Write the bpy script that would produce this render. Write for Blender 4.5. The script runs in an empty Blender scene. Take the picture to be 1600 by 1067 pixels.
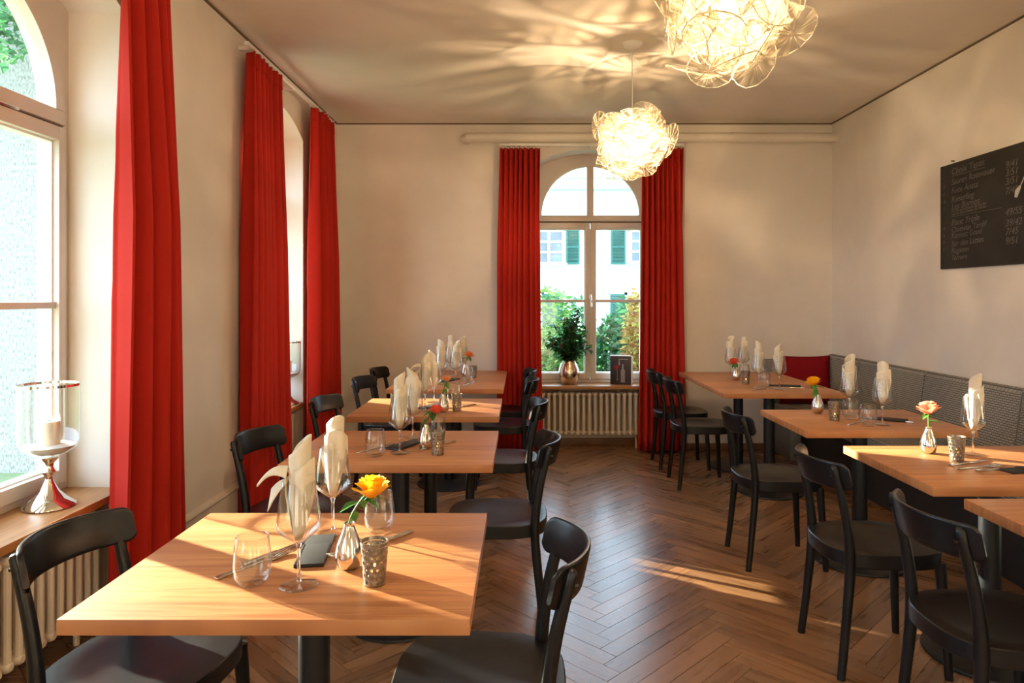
import bpy, bmesh, math, random
from mathutils import Vector, Matrix, Euler
R = math.radians
PI = math.pi
rnd = random.Random(7)
sc = bpy.context.scene
C = sc.collection

# ------------------------------------------------------------------ camera, sky, sun, exposure
FPX, VPX, VPY, EYE = 1075.0, 815.0, 465.0, 1.4
cam_d = bpy.data.cameras.new('camera')
cam = bpy.data.objects.new('camera', cam_d); C.objects.link(cam)
cam.location = (0, 0, EYE); cam.rotation_euler = (R(90), 0, 0)
cam_d.sensor_width = 36; cam_d.lens = 36 * FPX / 1600
cam_d.shift_x = -(VPX - 800) / 1600; cam_d.shift_y = -(533.5 - VPY) / 1600
cam_d.clip_start = .05; cam_d.clip_end = 200
sc.camera = cam
world = bpy.data.worlds.new('sky'); sc.world = world; world.use_nodes = True
bg = world.node_tree.nodes['Background']
bg.inputs[0].default_value = (.60, .79, 1.0, 1); bg.inputs[1].default_value = 7.8
sun_d = bpy.data.lights.new('sun', 'SUN'); sun = bpy.data.objects.new('sun', sun_d); C.objects.link(sun)
sun.rotation_euler = Vector((1, -.58, -.27)).to_track_quat('-Z', 'Y').to_euler()
sun.location = (-20, 12, 9)
sun_d.energy = 34.0; sun_d.color = (1, .90, .68); sun_d.angle = R(.6)
sc.view_settings.view_transform = 'Standard'; sc.view_settings.look = 'None'
sc.view_settings.exposure = 0.28; sc.view_settings.gamma = 1; sc.view_settings.use_curve_mapping = False
LAMP_W = 50.0
cy = sc.cycles
cy.max_bounces = 10; cy.diffuse_bounces = 5; cy.glossy_bounces = 4; cy.transmission_bounces = 6
cy.transparent_max_bounces = 40; cy.sample_clamp_indirect = 4; cy.sample_clamp_direct = 0
cy.caustics_reflective = False; cy.caustics_refractive = False; cy.use_denoising = True

# ------------------------------------------------------------------ materials
M = {}
def new_mat(name):
    m = bpy.data.materials.new(name); m.use_nodes = True
    M[name] = m
    nt = m.node_tree
    return m, nt, nt.nodes['Principled BSDF'], nt.nodes['Material Output']
def nd(nt, typ, **kw):
    n = nt.nodes.new(typ)
    for k, v in kw.items(): setattr(n, k, v)
    return n
def ramp(nt, stops):
    n = nt.nodes.new('ShaderNodeValToRGB')
    el = n.color_ramp.elements
    while len(el) < len(stops): el.new(.5)
    for e, (p, c) in zip(el, stops): e.position = p; e.color = (*c, 1)
    return n
def plain(name, col, rough=.5, metal=0, var=.06, scale=20, bump=0, spec=.5, coat=0, stretch=(1, 1, 1)):
    m, nt, b, out = new_mat(name)
    tc = nd(nt, 'ShaderNodeTexCoord'); mp = nd(nt, 'ShaderNodeMapping'); mp.inputs['Scale'].default_value = stretch
    nt.links.new(tc.outputs['Object'], mp.inputs[0])
    no = nd(nt, 'ShaderNodeTexNoise'); no.inputs['Scale'].default_value = scale; no.inputs['Detail'].default_value = 4
    nt.links.new(mp.outputs[0], no.inputs['Vector'])
    lo = tuple(max(0, c * (1 - var)) for c in col); hi = tuple(min(1, c * (1 + var)) for c in col)
    r = ramp(nt, [(.3, lo), (.7, hi)]); nt.links.new(no.outputs['Fac'], r.inputs[0])
    nt.links.new(r.outputs[0], b.inputs['Base Color'])
    b.inputs['Roughness'].default_value = rough; b.inputs['Metallic'].default_value = metal
    b.inputs['Specular IOR Level'].default_value = spec; b.inputs['Coat Weight'].default_value = coat
    if bump:
        bp = nd(nt, 'ShaderNodeBump'); bp.inputs['Strength'].default_value = bump; bp.inputs['Distance'].default_value = .004
        nt.links.new(no.outputs['Fac'], bp.inputs['Height']); nt.links.new(bp.outputs[0], b.inputs['Normal'])
    return m
plain('plaster', (.81, .745, .675), .9, var=.025, scale=6, bump=.10, spec=.15)
plain('ceiling_paint', (.80, .735, .675), .9, var=.02, scale=5, spec=.15)
plain('frame_paint', (.66, .585, .52), .45, var=.02, scale=10)
plain('plinth_paint', (.70, .63, .54), .6, var=.03)
plain('gap_dark', (.16, .12, .08), .8)
plain('radiator_paint', (.74, .66, .56), .4, var=.02)
plain('pipe_paint', (.80, .74, .66), .45, var=.02)
plain('black_wood', (.006, .0065, .009), .33, var=.3, scale=40, spec=.38)
plain('black_metal', (.008, .009, .012), .4, var=.2, scale=30)
plain('black_panel', (.018, .017, .018), .55, var=.2)
plain('silver', (.74, .71, .66), .14, 1, var=.08, scale=30)
plain('chrome', (.80, .78, .75), .07, 1, var=.03)
plain('steel', (.62, .60, .57), .22, 1, var=.08)
plain('gold_silver', (.78, .66, .50), .2, 1, var=.12, scale=14)
plain('bronze_lattice', (.33, .27, .21), .36, .8, var=.45, scale=120)
plain('wax', (.90, .85, .74), .5, var=.02)
plain('sand', (.88, .86, .83), .9, var=.08, scale=300, bump=.6)
plain('napkin', (.80, .73, .60), .9, var=.04, scale=90, bump=.15, spec=.1)
plain('pouch', (.010, .010, .012), .6, var=.3, scale=50)
plain('blackboard', (.020, .016, .014), .75, var=.35, scale=5)
plain('chalk', (.145, .135, .125), .95, var=.3, scale=150)
plain('chalk_white', (.62, .60, .56), .95, var=.2, scale=150)
plain('cushion_red', (.20, .006, .012), .9, var=.15, scale=160, bump=.3, spec=.1)
plain('stem', (.10, .24, .05), .5, var=.2)
plain('leaf', (.05, .22, .03), .45, var=.35, scale=40)
plain('house_white', (.86, .86, .84), .9, var=.02, scale=2)
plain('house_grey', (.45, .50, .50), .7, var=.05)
plain('shutter_green', (.005, .10, .085), .5, var=.15, scale=8)
plain('roughcast', (.27, .262, .235), 1, var=.45, scale=40, bump=1.0, stretch=(1, 1, .45))
plain('ground_green', (.16, .22, .10), .95, var=.3, scale=3)
plain('roof_tile', (.55, .50, .46), .9, var=.1)
plain('bark', (.10, .07, .045), .9, var=.3)
plain('white_paint', (.85, .83, .80), .4, var=.02)
plain('print_dark', (.035, .025, .03), .35, var=.3, scale=12)
plain('print_red', (.35, .01, .02), .4)
plain('print_grey', (.30, .27, .26), .4)
plain('berry', (.30, .05, .03), .4, var=.3)
plain('curtain_lining', (.5, .03, .02), .9)

def wood(name, c_lo, c_mid, c_hi, rough, axis, strip=0.0, plank=False, coat=0):
    """wood with grain stretched along an axis of the object's own space"""
    m, nt, b, out = new_mat(name)
    tc = nd(nt, 'ShaderNodeTexCoord'); oi = nd(nt, 'ShaderNodeObjectInfo'); ge = nd(nt, 'ShaderNodeNewGeometry')
    add = nd(nt, 'ShaderNodeMath', operation='ADD')
    nt.links.new(oi.outputs['Random'], add.inputs[0]); nt.links.new(ge.outputs['Random Per Island'], add.inputs[1])
    fr = nd(nt, 'ShaderNodeMath', operation='FRACT'); nt.links.new(add.outputs[0], fr.inputs[0])
    sep = nd(nt, 'ShaderNodeSeparateXYZ'); nt.links.new(tc.outputs['Object'], sep.inputs[0])
    mul = nd(nt, 'ShaderNodeMath', operation='MULTIPLY'); mul.inputs[1].default_value = 37.0
    nt.links.new(fr.outputs[0], mul.inputs[0])
    cross = 'Y' if axis == 'X' else 'X'
    vec = nd(nt, 'ShaderNodeCombineXYZ')
    stripv = None
    if strip:
        sd = nd(nt, 'ShaderNodeMath', operation='DIVIDE'); sd.inputs[1].default_value = strip
        nt.links.new(sep.outputs[cross], sd.inputs[0])
        fl = nd(nt, 'ShaderNodeMath', operation='FLOOR'); nt.links.new(sd.outputs[0], fl.inputs[0])
        off = nd(nt, 'ShaderNodeMath', operation='ADD'); nt.links.new(fl.outputs[0], off.inputs[0]); nt.links.new(mul.outputs[0], off.inputs[1])
        wn = nd(nt, 'ShaderNodeTexWhiteNoise', noise_dimensions='1D'); nt.links.new(off.outputs[0], wn.inputs['W'])
        stripv = wn.outputs['Value']
        m2 = nd(nt, 'ShaderNodeMath', operation='MULTIPLY'); m2.inputs[1].default_value = 9.0; nt.links.new(wn.outputs['Value'], m2.inputs[0])
        zoff = nd(nt, 'ShaderNodeMath', operation='ADD'); nt.links.new(m2.outputs[0], zoff.inputs[0]); nt.links.new(mul.outputs[0], zoff.inputs[1])
        nt.links.new(zoff.outputs[0], vec.inputs['Z'])
    else:
        nt.links.new(mul.outputs[0], vec.inputs['Z'])
    ax = nd(nt, 'ShaderNodeMath', operation='MULTIPLY'); ax.inputs[1].default_value = 1.6; nt.links.new(sep.outputs[axis], ax.inputs[0])
    cx = nd(nt, 'ShaderNodeMath', operation='MULTIPLY'); cx.inputs[1].default_value = 16.0 if plank else 30.0; nt.links.new(sep.outputs[cross], cx.inputs[0])
    nt.links.new(ax.outputs[0], vec.inputs['X']); nt.links.new(cx.outputs[0], vec.inputs['Y'])
    no = nd(nt, 'ShaderNodeTexNoise'); no.inputs['Scale'].default_value = 1.6; no.inputs['Detail'].default_value = 3 if plank else 6; no.inputs['Distortion'].default_value = .25 if plank else 1.2
    nt.links.new(vec.outputs[0], no.inputs['Vector'])
    r = ramp(nt, [(.28, c_lo), (.5, c_mid), (.74, c_hi)]); nt.links.new(no.outputs['Fac'], r.inputs[0])
    hsv = nd(nt, 'ShaderNodeHueSaturation'); nt.links.new(r.outputs[0], hsv.inputs['Color'])
    mr = nd(nt, 'ShaderNodeMapRange'); mr.inputs['To Min'].default_value = .68 if plank else .86; mr.inputs['To Max'].default_value = 1.22 if plank else 1.12
    nt.links.new(fr.outputs[0] if stripv is None else stripv, mr.inputs['Value'])
    nt.links.new(mr.outputs[0], hsv.inputs['Value']); nt.links.new(hsv.outputs[0], b.inputs['Base Color'])
    rr = nd(nt, 'ShaderNodeMapRange'); rr.inputs['To Min'].default_value = rough - .03; rr.inputs['To Max'].default_value = rough + .05
    nt.links.new(no.outputs['Fac'], rr.inputs['Value']); nt.links.new(rr.outputs[0], b.inputs['Roughness'])
    b.inputs['Coat Weight'].default_value = coat; b.inputs['Coat Roughness'].default_value = .2
    bp = nd(nt, 'ShaderNodeBump'); bp.inputs['Strength'].default_value = .05; bp.inputs['Distance'].default_value = .002
    nt.links.new(no.outputs['Fac'], bp.inputs['Height']); nt.links.new(bp.outputs[0], b.inputs['Normal'])
    return m
wood('oak_floor', (.19, .090, .039), (.245, .120, .054), (.30, .152, .072), .27, 'X', plank=True, coat=.1)
wood('table_wood', (.38, .138, .050), (.50, .208, .078), (.60, .285, .118), .38, 'X', strip=.086)
wood('sill_wood', (.36, .16, .05), (.46, .22, .08), (.55, .28, .11), .35, 'Y')
wood('sill_wood_cross', (.36, .16, .05), (.46, .22, .08), (.55, .28, .11), .35, 'X')
wood('base_wood', (.16, .07, .03), (.24, .11, .05), (.30, .15, .07), .4, 'X')

def thin_glass(name, tint=(1, 1, 1), base=.04, edge=.55, rough=.0):
    m, nt, b, out = new_mat(name); nt.nodes.remove(b)
    tr = nd(nt, 'ShaderNodeBsdfTransparent'); tr.inputs[0].default_value = (*tint, 1)
    gl = nd(nt, 'ShaderNodeBsdfGlossy'); gl.inputs['Roughness'].default_value = rough
    lw = nd(nt, 'ShaderNodeLayerWeight'); lw.inputs['Blend'].default_value = .5
    pw = nd(nt, 'ShaderNodeMath', operation='POWER'); pw.inputs[1].default_value = 3.5; nt.links.new(lw.outputs['Facing'], pw.inputs[0])
    mr = nd(nt, 'ShaderNodeMapRange'); mr.inputs['To Min'].default_value = base; mr.inputs['To Max'].default_value = edge
    nt.links.new(pw.outputs[0], mr.inputs['Value'])
    mx = nd(nt, 'ShaderNodeMixShader'); nt.links.new(mr.outputs[0], mx.inputs[0])
    nt.links.new(tr.outputs[0], mx.inputs[1]); nt.links.new(gl.outputs[0], mx.inputs[2]); nt.links.new(mx.outputs[0], out.inputs[0])
    return m
thin_glass('window_glass', (.97, .99, .98), .04, .35)
def solid_glass():
    m, nt, b, out = new_mat('stem_glass')
    b.inputs['Base Color'].default_value = (1, 1, 1, 1); b.inputs['Transmission Weight'].default_value = 1; b.inputs['Roughness'].default_value = .02; b.inputs['IOR'].default_value = 1.5
solid_glass()
thin_glass('glassware', (.985, .99, .985), .07, .90, .02)

def lens_plastic():
    m, nt, b, out = new_mat('lens_plastic'); nt.nodes.remove(b)
    tc = nd(nt, 'ShaderNodeTexCoord')
    gr = nd(nt, 'ShaderNodeTexGradient', gradient_type='RADIAL'); nt.links.new(tc.outputs['Object'], gr.inputs[0])
    no = nd(nt, 'ShaderNodeTexNoise', noise_dimensions='1D'); no.inputs['Scale'].default_value = 22; no.inputs['Detail'].default_value = 2
    nt.links.new(gr.outputs['Fac'], no.inputs['W'])
    r = ramp(nt, [(.44, (.04,) * 3), (.60, (.75,) * 3)]); nt.links.new(no.outputs['Fac'], r.inputs[0])
    tr = nd(nt, 'ShaderNodeBsdfTransparent'); tr.inputs[0].default_value = (.99, .95, .88, 1)
    tl = nd(nt, 'ShaderNodeBsdfTranslucent'); tl.inputs[0].default_value = (.30, .265, .20, 1)
    df = nd(nt, 'ShaderNodeBsdfDiffuse'); df.inputs[0].default_value = (.28, .25, .20, 1)
    ad = nd(nt, 'ShaderNodeMixShader'); ad.inputs[0].default_value = .35
    nt.links.new(tl.outputs[0], ad.inputs[1]); nt.links.new(df.outputs[0], ad.inputs[2])
    mx = nd(nt, 'ShaderNodeMixShader'); nt.links.new(r.outputs[0], mx.inputs[0])
    nt.links.new(tr.outputs[0], mx.inputs[1]); nt.links.new(ad.outputs[0], mx.inputs[2])
    gl = nd(nt, 'ShaderNodeBsdfGlossy'); gl.inputs['Roughness'].default_value = .08
    lw = nd(nt, 'ShaderNodeLayerWeight'); lw.inputs['Blend'].default_value = .3
    mr = nd(nt, 'ShaderNodeMapRange'); mr.inputs['To Min'].default_value = .06; mr.inputs['To Max'].default_value = .30
    nt.links.new(lw.outputs['Facing'], mr.inputs['Value'])
    m3 = nd(nt, 'ShaderNodeMixShader'); nt.links.new(mr.outputs[0], m3.inputs[0])
    nt.links.new(mx.outputs[0], m3.inputs[1]); nt.links.new(gl.outputs[0], m3.inputs[2]); nt.links.new(m3.outputs[0], out.inputs[0])
lens_plastic()
def lens_rim():
    m, nt, b, out = new_mat('lens_rim'); nt.nodes.remove(b)
    tl = nd(nt, 'ShaderNodeBsdfTranslucent'); tl.inputs[0].default_value = (.85, .80, .70, 1)
    df = nd(nt, 'ShaderNodeBsdfDiffuse'); df.inputs[0].default_value = (.85, .80, .70, 1)
    mx = nd(nt, 'ShaderNodeMixShader'); nt.links.new(tl.outputs[0], mx.inputs[1]); nt.links.new(df.outputs[0], mx.inputs[2])
    nt.links.new(mx.outputs[0], out.inputs[0])
lens_rim()
def emit(name, col, s):
    m, nt, b, out = new_mat(name)
    b.inputs['Base Color'].default_value = (*col, 1); b.inputs['Emission Color'].default_value = (*col, 1); b.inputs['Emission Strength'].default_value = s
def bulb_mat():
    m, nt, b, out = new_mat('bulb_glow'); nt.nodes.remove(b)
    em = nd(nt, 'ShaderNodeEmission'); em.inputs[0].default_value = (1, .80, .52, 1); em.inputs[1].default_value = 16
    tr = nd(nt, 'ShaderNodeBsdfTransparent'); mx = nd(nt, 'ShaderNodeMixShader'); mx.inputs[0].default_value = .3
    nt.links.new(tr.outputs[0], mx.inputs[1]); nt.links.new(em.outputs[0], mx.inputs[2]); nt.links.new(mx.outputs[0], out.inputs[0])
bulb_mat()
emit('flame_glow', (1, .50, .14), 14)

def curtain_mat():
    m, nt, b, out = new_mat('curtain_red'); 
    tc = nd(nt, 'ShaderNodeTexCoord'); no = nd(nt, 'ShaderNodeTexNoise'); no.inputs['Scale'].default_value = 500; no.inputs['Detail'].default_value = 1
    nt.links.new(tc.outputs['Object'], no.inputs['Vector'])
    r = ramp(nt, [(.3, (.45, .020, .012)), (.7, (.51, .026, .016))]); nt.links.new(no.outputs['Fac'], r.inputs[0])
    nt.links.new(r.outputs[0], b.inputs['Base Color']); b.inputs['Roughness'].default_value = .85
    b.inputs['Specular IOR Level'].default_value = .15; b.inputs['Sheen Weight'].default_value = .08
    b.inputs['Sheen Tint'].default_value = (1, .3, .2, 1)
    tl = nd(nt, 'ShaderNodeBsdfTranslucent'); nt.links.new(r.outputs[0], tl.inputs[0])
    mx = nd(nt, 'ShaderNodeMixShader'); mx.inputs[0].default_value = .07
    nt.links.new(b.outputs[0], mx.inputs[1]); nt.links.new(tl.outputs[0], mx.inputs[2]); nt.links.new(mx.outputs[0], out.inputs[0])
curtain_mat()
def weave():
    m, nt, b, out = new_mat('bench_weave')
    tc = nd(nt, 'ShaderNodeTexCoord')
    sp = nd(nt, 'ShaderNodeSeparateXYZ'); nt.links.new(tc.outputs['Object'], sp.inputs[0])
    sm = nd(nt, 'ShaderNodeMath', operation='SUBTRACT'); nt.links.new(sp.outputs['Z'], sm.inputs[0]); nt.links.new(sp.outputs['X'], sm.inputs[1])
    mp = nd(nt, 'ShaderNodeCombineXYZ'); nt.links.new(sp.outputs['Y'], mp.inputs[0]); nt.links.new(sm.outputs[0], mp.inputs[1])
    br = nd(nt, 'ShaderNodeTexBrick'); br.inputs['Scale'].default_value = 1.0; br.inputs['Mortar Size'].default_value = .0026
    br.inputs['Brick Width'].default_value = .032; br.inputs['Row Height'].default_value = .0115; br.inputs['Mortar Smooth'].default_value = .5
    br.inputs['Color1'].default_value = (.34, .33, .30, 1); br.inputs['Color2'].default_value = (.29, .28, .26, 1); br.inputs['Mortar'].default_value = (.10, .095, .088, 1)
    nt.links.new(mp.outputs[0], br.inputs['Vector']); nt.links.new(br.outputs['Color'], b.inputs['Base Color'])
    b.inputs['Roughness'].default_value = .85; b.inputs['Specular IOR Level'].default_value = .2
weave()
def petal_mat(name, c_in, c_out):
    m, nt, b, out = new_mat(name)
    tc = nd(nt, 'ShaderNodeTexCoord'); sep = nd(nt, 'ShaderNodeSeparateXYZ'); nt.links.new(tc.outputs['Generated'], sep.inputs[0])
    r = ramp(nt, [(.1, c_in), (.9, c_out)]); nt.links.new(sep.outputs['Z'], r.inputs[0])
    nt.links.new(r.outputs[0], b.inputs['Base Color']); b.inputs['Roughness'].default_value = .55
    tl = nd(nt, 'ShaderNodeBsdfTranslucent'); nt.links.new(r.outputs[0], tl.inputs[0])
    mx = nd(nt, 'ShaderNodeMixShader'); mx.inputs[0].default_value = .35
    nt.links.new(b.outputs[0], mx.inputs[1]); nt.links.new(tl.outputs[0], mx.inputs[2]); nt.links.new(mx.outputs[0], out.inputs[0])
petal_mat('rose_yellow', (.95, .36, .01), (1, .62, .02))
petal_mat('rose_coral', (.85, .10, .05), (.95, .20, .12))
petal_mat('rose_peach', (.90, .36, .12), (.95, .52, .22))
petal_mat('rose_orange', (.85, .22, .03), (.95, .30, .08))
petal_mat('rose_pink', (.88, .15, .12), (.98, .45, .30))
def foliage_mat(name, stops):
    m, nt, b, out = new_mat(name)
    ge = nd(nt, 'ShaderNodeNewGeometry'); r = ramp(nt, stops); nt.links.new(ge.outputs['Random Per Island'], r.inputs[0])
    nt.links.new(r.outputs[0], b.inputs['Base Color']); b.inputs['Roughness'].default_value = .5
    tl = nd(nt, 'ShaderNodeBsdfTranslucent'); nt.links.new(r.outputs[0], tl.inputs[0])
    mx = nd(nt, 'ShaderNodeMixShader'); mx.inputs[0].default_value = .45
    nt.links.new(b.outputs[0], mx.inputs[1]); nt.links.new(tl.outputs[0], mx.inputs[2]); nt.links.new(mx.outputs[0], out.inputs[0])
foliage_mat('foliage_green', [(0, (.03, .14, .03)), (.5, (.11, .32, .07)), (1, (.33, .52, .12))])
foliage_mat('foliage_dark', [(0, (.02, .10, .05)), (.6, (.06, .24, .09)), (1, (.16, .40, .16))])
foliage_mat('foliage_red', [(0, (.30, .09, .04)), (.5, (.45, .28, .07)), (1, (.50, .50, .14))])
foliage_mat('foliage_bouquet', [(0, (.012, .055, .018)), (.6, (.03, .12, .04)), (1, (.09, .24, .07))])

# ------------------------------------------------------------------ mesh helpers
class MB:
    def __init__(s): s.v = []; s.f = []; s.mi = []
    def add(s, vs, fs, mi=0):
        o = len(s.v); s.v += [tuple(p) for p in vs]; s.f += [tuple(i + o for i in f) for f in fs]; s.mi += [mi] * len(fs); return s
    def box(s, x0, x1, y0, y1, z0, z1, mi=0):
        return s.add([(x0, y0, z0), (x1, y0, z0), (x1, y1, z0), (x0, y1, z0), (x0, y0, z1), (x1, y0, z1), (x1, y1, z1), (x0, y1, z1)],
                     [(0, 3, 2, 1), (4, 5, 6, 7), (0, 1, 5, 4), (1, 2, 6, 5), (2, 3, 7, 6), (3, 0, 4, 7)], mi)
    def lathe(s, prof, n=24, mi=0, c=(0, 0, 0), cap=True):
        vs, fs = [], []
        for r, z in prof:
            for k in range(n): vs.append((c[0] + r * math.cos(2 * PI * k / n), c[1] + r * math.sin(2 * PI * k / n), c[2] + z))
        for i in range(len(prof) - 1):
            for k in range(n): a = i * n + k; b = i * n + (k + 1) % n; fs.append((a, b, b + n, a + n))
        if cap:
            if prof[0][0] > 1e-6: fs.append(tuple(range(n))[::-1])
            if prof[-1][0] > 1e-6: fs.append(tuple((len(prof) - 1) * n + k for k in range(n)))
        return s.add(vs, fs, mi)
    def tube(s, pts, rad, n=10, mi=0, cap=True):
        pts = [Vector(p) for p in pts]
        rad = rad if isinstance(rad, (list, tuple)) else [rad] * len(pts)
        vs, fs = [], []; up = None
        for i, p in enumerate(pts):
            t = (pts[min(i + 1, len(pts) - 1)] - pts[max(i - 1, 0)]).normalized()
            if up is None: up = Vector((0, 0, 1)) if abs(t.z) < .9 else Vector((1, 0, 0))
            a = t.cross(up).normalized(); b = a.cross(t).normalized(); up = b
            for k in range(n):
                q = 2 * PI * k / n; vs.append(p + (a * math.cos(q) + b * math.sin(q)) * rad[i])
        for i in range(len(pts) - 1):
            for k in range(n): x = i * n + k; y = i * n + (k + 1) % n; fs.append((x, y, y + n, x + n))
        if cap: fs.append(tuple(range(n))[::-1]); fs.append(tuple((len(pts) - 1) * n + k for k in range(n)))
        return s.add(vs, fs, mi)
    def prism(s, poly, fn, d0, d1, mi=0):
        """2-D polygon (a,b) extruded from depth d0 to d1; fn(a,b,d) gives the point"""
        n = len(poly)
        return s.add([fn(a, b, d0) for a, b in poly] + [fn(a, b, d1) for a, b in poly],
                     [tuple(range(n))[::-1], tuple(range(n, 2 * n))] + [(i, (i + 1) % n, n + (i + 1) % n, n + i) for i in range(n)], mi)
    def grid(s, fn, nu, nv, mi=0, closed=False):
        vs = [fn(i / (nu if closed else nu - 1), j / (nv - 1)) for j in range(nv) for i in range(nu)]; fs = []
        for j in range(nv - 1):
            for i in range(nu if closed else nu - 1):
                a = j * nu + i; b = j * nu + (i + 1) % nu; fs.append((a, b, b + nu, a + nu))
        return s.add(vs, fs, mi)
    def mesh(s, name, mats, smooth=True, bevel=0, angle=35, weld=False):
        me = bpy.data.meshes.new(name); me.from_pydata(s.v, [], s.f)
        mats = mats if isinstance(mats, (list, tuple)) else [mats]
        for m in mats: me.materials.append(M[m])
        if len(mats) > 1: me.polygons.foreach_set('material_index', s.mi)
        bm = bmesh.new(); bm.from_mesh(me)
        if weld: bmesh.ops.remove_doubles(bm, verts=bm.verts, dist=1e-5)
        bmesh.ops.recalc_face_normals(bm, faces=bm.faces)
        if bevel:
            ed = [e for e in bm.edges if len(e.link_faces) == 2 and e.calc_face_angle() > R(40)]
            bmesh.ops.bevel(bm, geom=ed, offset=bevel, segments=2, profile=.6, affect='EDGES', clamp_overlap=True)
        bm.to_mesh(me); bm.free()
        if smooth:
            me.shade_smooth(); me.set_sharp_from_angle(angle=R(angle))
        me.update(); return me
    def build(s, name, mats, parent=None, **k):
        return put(name, s.mesh(name, mats, **k), parent)
def put(name, me, parent=None, loc=None, rot=None):
    o = bpy.data.objects.new(name, me); C.objects.link(o); o.parent = parent
    if loc is not None: o.location = loc
    if rot is not None: o.rotation_euler = rot
    return o
def tag(o, label=None, cat=None, group=None, kind=None):
    for k, v in (('label', label), ('category', cat), ('group', group), ('kind', kind)):
        if v: o[k] = v
    return o
def thing(name, label, cat, loc=(0, 0, 0), rz=0, group=None):
    o = bpy.data.objects.new(name, None); C.objects.link(o); o.empty_display_size = .1
    o.location = loc; o.rotation_euler = (0, 0, rz)
    return tag(o, label, cat, group)
def copy_tree(o, parent=None):
    c = o.copy(); C.objects.link(c); c.parent = parent
    for ch in list(o.children): copy_tree(ch, c)
    return c
def struct(o): o['kind'] = 'structure'; return o
def lerp(a, b, t): return a + (b - a) * t
def path(pts, n):
    """Catmull-Rom through pts"""
    P = [Vector(p) for p in pts]; P = [P[0] * 2 - P[1]] + P + [P[-1] * 2 - P[-2]]; out = []
    for i in range(1, len(P) - 2):
        for k in range(n):
            t = k / n; a, b, c, d = P[i - 1:i + 3]
            out.append(.5 * (2 * b + (c - a) * t + (2 * a - 5 * b + 4 * c - d) * t * t + (3 * b - a - 3 * c + d) * t ** 3))
    return out + [P[-2]]

# ------------------------------------------------------------------ room shell
XL, XR, YB, YF, H = -1.70, 2.851, 6.32, -3.6, 3.0
TH, REC = .375, .24                       # wall thickness; depth of the recess to the window frame
HALF, SILL, TOP, RAR = .56, .59, 2.765, 1.14
SPR = TOP - (RAR - math.sqrt(RAR ** 2 - HALF ** 2))
def left_fn(u, z, d): return (XL - d, u, z)
def back_fn(u, z, d): return (u, YB + d, z)
def arch_z(x): return TOP - RAR + math.sqrt(RAR ** 2 - x * x)
ARC = [-HALF + 2 * HALF * i / 24 for i in range(25)]
HALF_B = .565
ARCH_R, ARCH_Z = .475, 2.185             # lunette radius and its base
def set_width(half, lun):
    global HALF, SPR, ARC, ARCH_R
    HALF = half; SPR = arch_z(half); ARC = [-HALF + 2 * HALF * i / 24 for i in range(25)]; ARCH_R = lun

def wall_open(name, fn, u0, u1, centres):
    mb = MB()
    def quad(a, b, c, d): mb.add([a, b, c, d], [(0, 1, 2, 3)])
    for d in (0, TH):
        prev = u0
        for c in centres:
            quad(fn(prev, 0, d), fn(c - HALF, 0, d), fn(c - HALF, H, d), fn(prev, H, d))
            for i in range(24):
                a, b = ARC[i], ARC[i + 1]
                quad(fn(c + a, arch_z(a), d), fn(c + b, arch_z(b), d), fn(c + b, H, d), fn(c + a, H, d))
            prev = c + HALF
        quad(fn(prev, 0, d), fn(u1, 0, d), fn(u1, H, d), fn(prev, H, d))
    for c in centres:
        for i in range(24):
            a, b = ARC[i], ARC[i + 1]
            quad(fn(c + a, arch_z(a), 0), fn(c + b, arch_z(b), 0), fn(c + b, arch_z(b), TH), fn(c + a, arch_z(a), TH))
        for s in (-HALF, HALF):
            quad(fn(c + s, 0, 0), fn(c + s, SPR, 0), fn(c + s, SPR, TH), fn(c + s, 0, TH))
        mb.prism([(c - HALF, 0), (c + HALF, 0), (c + HALF, SILL - .03), (c - HALF, SILL - .03)], fn, REC, TH)
    quad(fn(u0, 0, 0), fn(u0, H, 0), fn(u0, H, TH), fn(u0, 0, TH)); quad(fn(u1, 0, 0), fn(u1, H, 0), fn(u1, H, TH), fn(u1, 0, TH))
    quad(fn(u0, H, 0), fn(u1, H, 0), fn(u1, H, TH), fn(u0, H, TH))
    return struct(mb.build(name, 'plaster', angle=30))
WIN_L = [2.385, 4.79]; WIN_HID = [-.02, -2.43]; WIN_B = .655
wall_left = wall_open('wall_left', left_fn, YF, YB + TH, WIN_HID[::-1] + WIN_L)
set_width(HALF_B, .475); wall_back = wall_open('wall_back', back_fn, XL, XR, [WIN_B]); set_width(.56, .475)
struct(MB().box(XR, XR + .3, YF, YB + TH, 0, H).build('wall_right', 'plaster'))
struct(MB().box(XL - TH, XR + .3, YF - .3, YF, 0, H).build('wall_front', 'plaster'))
struct(MB().box(XL - TH, XR + .3, YF - .3, YB + TH, H, H + .25).build('ceiling', 'ceiling_paint'))
# thin dark strips, the gap's shade between ceiling and walls put in colour
struct(MB().box(XL, XL + .012, YF, YB, H - .010, H - .0005).build('shadow_gap_1', 'gap_dark'))
struct(MB().box(XR - .012, XR, YF, YB, H - .010, H - .0005).build('shadow_gap_2', 'gap_dark'))
struct(MB().box(XL + .012, XR - .012, YB - .012, YB, H - .010, H - .0005).build('shadow_gap_3', 'gap_dark'))
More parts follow.
